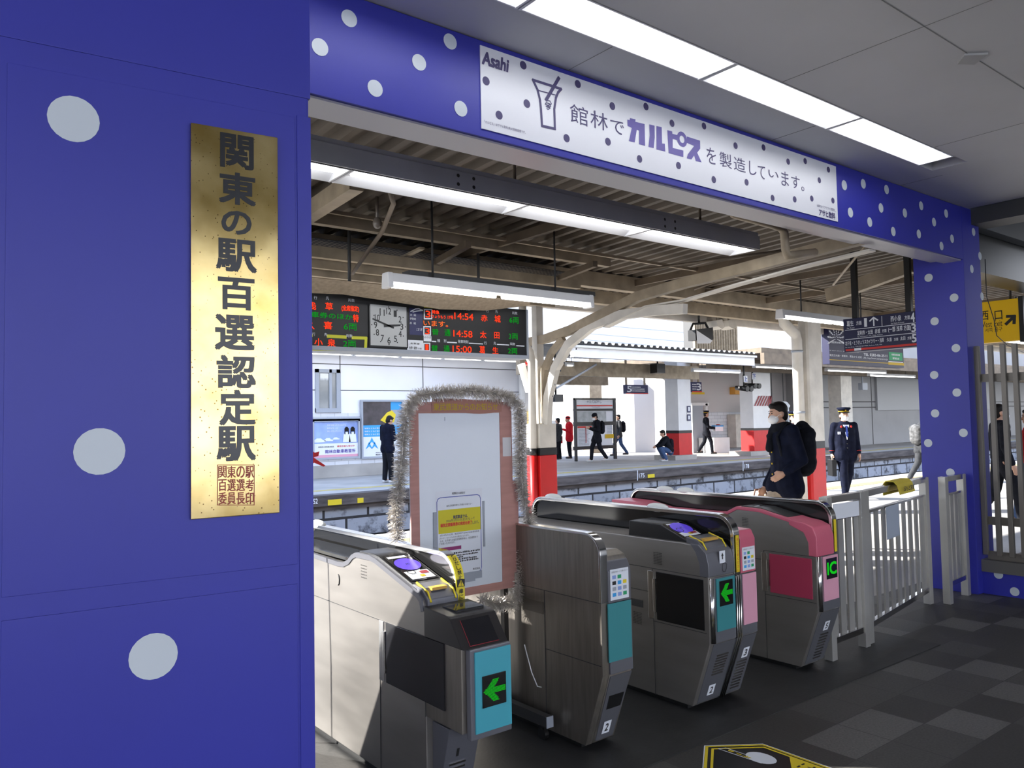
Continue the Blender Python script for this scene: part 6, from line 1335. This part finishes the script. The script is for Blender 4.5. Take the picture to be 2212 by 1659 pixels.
def person(label, loc, face, H=1.72, pose=None, coat='cloth_k', coat_len=.82, legs='cloth_k', shoes='shoe', hair='short', mask=False, cap=None, look=(0, -1, 0), fat=1.0, bag=None, extra=None, vox=.0085, collar=None, coat_label=None, scarf=None):
    """local frame: faces -Y; face = rotation about Z"""
    J = {k: V(v) for k, v in J0.items()}
    for k, v in (pose or {}).items(): J[k] = V(v)
    t = empty('person', loc, face, label=label, cat='person'); s = H / 1.72; t.scale = (s, s, s)
    lk = V(look).normalized(); hd = J['head']; hr = lk.to_track_quat('-Y', 'Z').to_matrix()
    hp = lambda x, y, z: hd + hr @ V((x, y, z))
    b = MB()
    b.ell(hd + V((0, 0, .03)), (.074, .092, .098), 16, rot=hr); b.ell(hp(0, -.025, -.045), (.055, .062, .065), 12, rot=hr)       # skull, jaw
    b.cap(hp(0, -.088, .012), hp(0, -.104, -.018), .011, .015, 8)                                                                  # nose
    for x in (-1, 1): b.ell(hp(x * .075, .008, .0), (.012, .022, .032), 8, rot=hr)                                                 # ears
    b.ell(hp(0, -.080, -.055), (.024, .012, .008), 8, rot=hr)                                                                      # lips
    b.cap(J['neck'] - V((0, 0, .06)), hp(0, .012, -.03), .058, .05)
    b.ell(J['chest'], (.155 * fat, .10 * fat, .19), 14); b.ell((J['waist'] + J['pelvis']) / 2, (.135 * fat, .095 * fat, .16), 14); b.cap(J['chest'], J['pelvis'], .105 * fat, .105 * fat, 12); b.cap(J['shR'], J['shL'], .06, .06)
    for S in 'RL':
        b.cap(J['sh' + S], J['el' + S], .052, .040); b.cap(J['el' + S], J['wr' + S], .041, .027)
        w = J['wr' + S]; d = (w - J['el' + S]).normalized(); sx = 1 if S == 'R' else -1
        sd = V((1, 0, 0)) - d * d.x; sd = sd.normalized() if sd.length > .2 else V((0, 0, 1)).cross(d).normalized(); nn = d.cross(sd).normalized()
        fwd = nn if nn.y < 0 else -nn
        pc = w + d * .05; b.ell(pc, (.024, .040, .05), 10, rot=Matrix((sd, fwd, d)).transposed()); b.cap(w - d * .02, pc, .026, .026)
        for k, (off, ln) in enumerate(((-.030, .062), (-.010, .074), (.010, .070), (.029, .054))):
            a_ = pc + d * .038 + fwd * -off; m2 = a_ + d * ln * .55 + sd * sx * .006; b.cap(a_, m2, .0095, .0088, 7); b.cap(m2, m2 + d * ln * .42 + sd * sx * .018, .0088, .0078, 7)
        th = pc + fwd * .034 - d * .02; b.cap(th - fwd * .012, th + d * .030 + fwd * .018 + sd * sx * .014, .0115, .0095, 7); b.cap(th + d * .030 + fwd * .018 + sd * sx * .014, th + d * .060 + fwd * .014 + sd * sx * .022, .0095, .0085, 7)
        b.cap(J['hip' + S], J['kn' + S], .082 * fat, .053); b.cap(J['kn' + S], J['an' + S], .053, .035); b.cap(J['an' + S], J['an' + S] + V((0, -.14, -.045)), .034, .026)
    body = remesh(b, 'body', 'skin', vox, t)
    # eyes and brows
    b = MB()
    for x in (-1, 1): b.ell(hp(x * .031, -.083, .022), (.011, .006, .006), 8, rot=hr); b.cap(hp(x * .018, -.089, .042), hp(x * .048, -.080, .044), .0045, .003, 6)
    b.build('eyes', 'hair', t)
    # hair
    if hair:
        b = MB(); b.ell(hp(0, .018, .055), (.083, .092, .086), 16, rot=hr); b.ell(hp(0, .045, .0), (.074, .060, .085), 14, rot=hr); b.ell(hp(0, -.055, .098), (.06, .035, .03), 12, rot=hr)
        if hair == 'long': b.ell(hp(0, .05, -.09), (.085, .05, .14), 14, rot=hr)
        remesh(b, 'hair', 'hair', .011, t, 1)
    if mask:
        b = MB(); b.ell(hp(0, -.056, -.042), (.061, .064, .054), 16, rot=hr); b.build('face_mask', 'mask', t)
        b = MB()
        for x in (-1, 1): b.tube([hp(x * .058, -.075, -.03), hp(x * .080, -.02, .0), hp(x * .082, .015, .01)], .0025, 5)
        b.build('mask_strap', 'mask', t)
    if cap:
        b = MB(); b.tube([hp(0, .01, .075), hp(0, .01, .115)], [.098, .10], 20); b.build('cap_band', M['cloth_k'] if cap != 'knit' else M['cloth_k'], t)
        if cap == 'uniform':
            b = MB(); b.tube([hp(0, .005, .115), hp(0, .0, .145), hp(0, .0, .165), hp(0, 0, .172)], [.10, .128, .118, .03], 20); b.build('cap_crown', 'cloth_n', t)
            b = MB(); b.tube([hp(0, .01, .084), hp(0, .01, .098)], [.1005, .1012], 20); b.build('cap_braid', 'signyellow', t)
            b = MB(); b.add([hp(.095 * math.sin(a), -.07 - .075 * math.cos(a), .078 - .02 * math.cos(a)) for a in [math.radians(-75 + 15 * i) for i in range(11)]] + [hp(.09 * math.sin(a), -.0 - .085 * math.cos(a), .084) for a in [math.radians(75 - 15 * i) for i in range(11)]], [tuple(range(22))]); b.build('cap_visor', 'black', t)
            b = MB(); b.ell(hp(0, -.105, .118), (.016, .008, .02), 10, rot=hr); b.build('cap_badge', 'signyellow', t)
        else:
            b = MB(); b.ell(hp(0, .012, .075), (.092, .105, .085), 16, rot=hr); b.build('knit_cap', cap if cap != 'knit' else 'cloth_k', t)
    # coat
    b = MB(); f = fat * 1.0
    b.ell(J['chest'] + V((0, 0, .03)), (.185 * f, .13 * f, .20), 16); b.cap(J['chest'] + V((-.07 * f, 0, 0)), J['pelvis'] + V((-.07 * f, 0, .02)), .105 * f, .11 * f, 14); b.cap(J['chest'] + V((.07 * f, 0, 0)), J['pelvis'] + V((.07 * f, 0, .02)), .105 * f, .11 * f, 14); b.cap(J['chest'], J['pelvis'] + V((0, 0, .02)), .125 * f, .122 * f, 14)
    b.cap(J['shR'] + V((.02, 0, -.01)), J['shL'] + V((-.02, 0, -.01)), .075, .075, 12); b.cap(J['neck'] - V((0, 0, .07)), J['neck'] + V((0, 0, -.015)), .085, .072, 12)
    for S in 'RL':
        b.cap(J['sh' + S], J['el' + S], .072, .058, 12); b.cap(J['el' + S], J['el' + S].lerp(J['wr' + S], .93), .058, .044, 12)
        if coat_len < .9: b.cap(J['pelvis'].lerp(J['hip' + S], .8), J['hip' + S].lerp(J['kn' + S], (.91 - coat_len) / .42), .125 * f, .125 * f, 12)
    remesh(b, 'coat', coat, .013, t, 3, coat_label)
    b = MB()
    for S in 'RL': b.cap(J['pelvis'].lerp(J['hip' + S], .7), J['kn' + S], .108 * f, .078, 12); b.cap(J['kn' + S], J['an' + S] + V((0, 0, .01)), .078, .062, 12)
    b.cap(J['waist'] - V((0, 0, .06)), J['pelvis'] - V((0, 0, .05)), .11 * f, .115 * f, 12)
    remesh(b, 'trousers', legs, .013, t, 3)
    for S in 'RL':
        a = J['an' + S]; b = MB(); b.cap(a + V((0, .03, -.045)), a + V((0, -.15, -.052)), .043, .036, 10); b.cap(a, a + V((0, .01, -.04)), .042, .044, 10)
        for k, p in enumerate(b.v): b.v[k] = V((p.x, p.y, max(p.z, a.z - .085)))
        b.build('shoe', shoes, t)
    if scarf:
        b = MB(); n = J['neck']
        for dz, r in ((-.05, .093), (-.02, .088), (.01, .082)):
            b.tube([n + V((r * math.cos(q * .393), r * 1.02 * math.sin(q * .393) - .01, dz + .012 * math.sin(q * 1.3))) for q in range(17)], .022, 8)
        b.cap(n + V((-.03, -.10, -.05)), n + V((-.02, -.14, -.24)), .04, .045); remesh(b, 'scarf', scarf, .012, t, 1)
    if bag:
        m_, dy, sz = bag; c = J['chest'] + V((0, dy, -.06)); b = MB(); b.ell(c, (sz[0], sz[1], sz[2]), 16); b.ell(c - V((0, 0, sz[2] * .45)), (sz[0] * .96, sz[1] * 1.02, sz[2] * .55), 14); b.cap(c + V((-sz[0] * .5, 0, sz[2] * .5)), c + V((sz[0] * .5, 0, sz[2] * .5)), sz[1] * .8, sz[1] * .8)
        bg_ = remesh(b, 'backpack', m_, .014, t, 2); b = MB()
        for x in (-.11, .11): b.tube([c + V((x, -sz[1] * .6, sz[2] * .7)), J['chest'] + V((x, -.02, .215)), J['chest'] + V((x * 1.05, -.135, .08)), J['chest'] + V((x * 1.2, -.10, -.12)), c + V((x, -sz[1] * .3, -sz[2] * .6))], .016, 6)
        b.build('strap', m_, t)
    if extra: extra(t, J, hp)
    return t
WALK = dict(hipR=(-.09, 0, .91), knR=(-.09, -.16, .52), anR=(-.09, -.20, .10), hipL=(.09, 0, .91), knL=(.09, .06, .50), anL=(.09, .30, .14))
deg = math.radians
def buttons(t, J, hp):
    b = MB()
    for z in (1.30, 1.18, 1.06, .95): b.ell((.0, -.148, z), (.011, .006, .011), 8)
    b.build('coat_button', 'signyellow', t)
# man with backpack walking left in front of the column
P_ = PY(1692, 870, 4.95)
def briefcase(t, J, hp):
    buttons(t, J, hp); b = MB(); c = V((-.24, -.18, .60)); b.box(c.x - .04, c.x + .04, c.y - .17, c.y + .13, .46, .70); b.tube([c + V((0, -.08, .10)), c + V((0, -.06, .17)), c + V((0, .05, .17)), c + V((0, .07, .10))], .012, 6); b.build('brown_bag', 'leather', t, bev=.012)
def local(t): pass
mp_ = dict(WALK); mp_.update(wrR=(-.23, -.13, .80), elR=(-.25, .06, 1.10), elL=(.25, .07, 1.10), wrL=(.20, -.10, .98), head=(0, -.06, 1.575), neck=(0, -.02, 1.46))
person('man in black coat, scarf and white mask walking left with a black backpack', (P_.x, 4.95, 0), deg(-122), 1.75, mp_, 'cloth_n', .80, 'cloth_b', 'shoe', 'short', True, None, (0, -1, -.12), 1.12, ('cloth_k', .20, (.19, .12, .30)), briefcase, scarf='cloth_k')
# guard in front, walking towards us
P_ = PY(1822, 890, 8.0)
def guard(t, J, hp):
    b = MB(); b.prism([(-.055, -.122, 1.42), (.055, -.122, 1.42), (.0, -.158, 1.14)], (0, .03, 0)); b.build('white_shirt', 'paper', t)
    b = MB(); b.prism([(-.014, -.132, 1.40), (.014, -.132, 1.40), (.018, -.160, 1.21), (0, -.163, 1.18), (-.018, -.160, 1.21)], (0, .012, 0)); b.build('tie', 'bluep', t)
    b = MB()
    for x in (-.09, .09): b.ell((x, -.118, 1.385), (.022, .014, .022), 10)
    for S in 'RL': w = J['el' + S].lerp(J['wr' + S], .80); b.tube([w, w + (J['wr' + S] - w) * .12], .053, 12)
    b.build('red_trim', 'redprint', t)
    b = MB(); b.box(-.16, -.11, -.135, -.12, 1.24, 1.29); b.build('name_badge', 'paper', t)
    b = MB(); b.ell((.0, -.148, 1.06), (.012, .006, .012), 8); b.ell((.0, -.15, .98), (.012, .006, .012), 8); b.build('coat_button', 'print', t)
def guardbag(t, J, hp):
    guard(t, J, hp); b = MB(); b.box(-.30, -.22, -.16, .12, .45, .76); b.tube([(-.26, -.08, .76), (-.26, -.06, .82), (-.26, .02, .82), (-.26, .04, .76)], .01, 6); b.build('black_bag', 'black', t, bev=.02)
person('railway guard in navy uniform, cap and white mask walking towards the camera', (P_.x, 8.0, 0), deg(-42), 1.70, dict(WALK, wrR=(-.25, -.02, .88)), 'cloth_n', .80, 'cloth_n', 'shoe', 'short', True, 'uniform', (0, -1, 0), 1.12, None, guardbag)
P_ = PY(1714, 895, 9.6)
person('second railway guard in cap and mask, mostly hidden by the walking man and column', (P_.x, 9.6, 0), deg(-45), 1.66, None, 'cloth_n', .80, 'cloth_n', 'shoe', 'short', True, 'uniform', (0, -1, 0), 1.05, None, guard)
P_ = PY(1974, 930, 8.6)
person('person in grey trousers with a pale grey backpack, half hidden by the blue pillar', (PY(1990, 930, 8.6).x, 8.6, 0), deg(62), 1.60, dict(WALK, head=(0, -.1, 1.55), chest=(0, -.04, 1.26)), 'cloth_g', .80, 'cloth_g', 'shoe', 'short', False, None, (0, -1, -.2), 1.05, (mat('pale_grey_fabric', (.11, .11, .11), .8, noise=(12, .6), spec=.08), .19, (.18, .13, .26)))
# far platform
P_ = PZ(838, 1043, .1)
person('man in navy jacket looking at his phone beside the posters, partly behind the whiteboard', (P_.x, P_.y, .1), deg(100), 1.72, dict(head=(0, -.07, 1.56), wrR=(-.10, -.30, 1.18), elR=(-.23, -.02, 1.10), wrL=(.10, -.30, 1.16), elL=(.23, -.02, 1.10), anR=(-.10, -.02, .085)), 'cloth_n', .84, 'cloth_k', 'shoew', 'short', False, None, (0, -1, -.45), 1.05, None, lambda t, J, hp: MB().box(-.04, .04, -.40, -.385, 1.14, 1.28).build('phone', 'black', t), vox=.011)
def far(label, px_, py_, face, H, z=.1, **k):
    p = PZ(px_, py_, z); return person(label, (p.x, p.y, z - .005), deg(face), H, vox=.011, **k)
PHONE = dict(head=(0, -.06, 1.57), wrR=(-.08, -.28, 1.20), elR=(-.23, .0, 1.10), wrL=(.08, -.28, 1.20), elL=(.23, .0, 1.10))
far('person in red hooded jacket and dark trousers on the far platform', 1231, 990, -125, 1.66, fat=1.25, coat='cloth_r', coat_len=.80, cap='cloth_r', hair=None, pose=dict(PHONE), extra=lambda t, J, hp: MB().box(-.22, .02, -.36, -.28, .62, .92).build('red_bag', 'cloth_r', t, bev=.02))
far('person in dark grey coat mostly hidden behind the rail column', 1207, 992, 200, 1.60, coat='cloth_g', hair='short')
far('person in black jacket and knit cap with backpack, reading in front of the name board', 1291, 998, -115, 1.74, pose=dict(PHONE, **{k: v for k, v in WALK.items()}), coat='cloth_k', coat_len=.74, cap='knit', mask=True, bag=('cloth_k', .19, (.16, .10, .24)), shoes='shoew', look=(0, -1, -.4))
far('person in grey jacket with backpack standing behind the name board', 1338, 985, -120, 1.70, coat='cloth_g', coat_len=.84, bag=('cloth_k', .19, (.16, .11, .24)), hair='short', pose=dict(WALK), legs='denim')
CR = dict(head=(0, -.16, .96), neck=(0, -.10, .84), chest=(0, -.04, .66), waist=(0, .05, .48), pelvis=(0, .10, .36), shR=(-.18, -.08, .79), elR=(-.22, -.26, .58), wrR=(-.06, -.42, .52), shL=(.18, -.08, .79), elL=(.22, -.26, .58), wrL=(.06, -.42, .52), hipR=(-.09, .08, .34), knR=(-.13, -.28, .46), anR=(-.12, -.10, .085), hipL=(.09, .08, .34), knL=(.13, -.28, .46), anL=(.12, -.10, .085))
far('person crouching with a phone at the foot of the red-based far column', 1443, 996, -122, 1.72, coat='cloth_k', coat_len=.95, legs='denim', hair='short', pose=CR, shoes='shoew', look=(0, -1, -.35), bag=('cloth_k', .17, (.15, .09, .20)))
def carry(t, J, hp):
    b = MB(); b.box(-.26, .26, -.62, -.30, .92, 1.14); bx = b.build('carried_box', 'paper', t, bev=.015, label='white and pale blue basket carried in both hands')
    b = MB(); b.box(-.27, .27, -.63, -.29, 1.10, 1.15); b.box(-.2, .2, -.628, -.62, .97, 1.04); b.build('blue_rim', 'sky', bx); b = MB(); b.ell((-.1, -.46, 1.15), (.13, .10, .05), 10); b.build('red_cloth', 'redprint', bx)
    b = MB(); b.prism([(-.045, -.138, 1.40), (.045, -.138, 1.40), (.0, -.150, 1.15)], (0, .02, 0)); b.build('white_shirt', 'paper', t)
far('station worker in dark suit and peaked cap carrying a white basket', 1527, 981, 52, 1.76, pose=dict(WALK, wrR=(-.20, -.36, 1.02), elR=(-.26, -.02, 1.10), wrL=(.20, -.36, 1.02), elL=(.26, -.02, 1.10)), cap='uniform', coat='cloth_k', coat_len=.80, hair='short', extra=carry)
# two people behind the bars on the right
P_ = PY(2158, 900, 4.6)
person('person in dark coat and beige skirt coat behind the bars, left one', (P_.x, 4.6, 0), deg(40), 1.70, dict(WALK), 'cloth_k', .95, 'cloth_k', 'shoe', 'short', True, None, (0, -1, 0), 1.0)
P_ = PY(2192, 900, 4.3)
person('person in red jacket and blue jeans behind the bars at the right edge', (P_.x + .55, 4.3, 0), deg(-150), 1.62, dict(WALK), 'cloth_r', .95, 'denim', 'shoew', 'short', False, None, (0, -1, 0), 1.0)
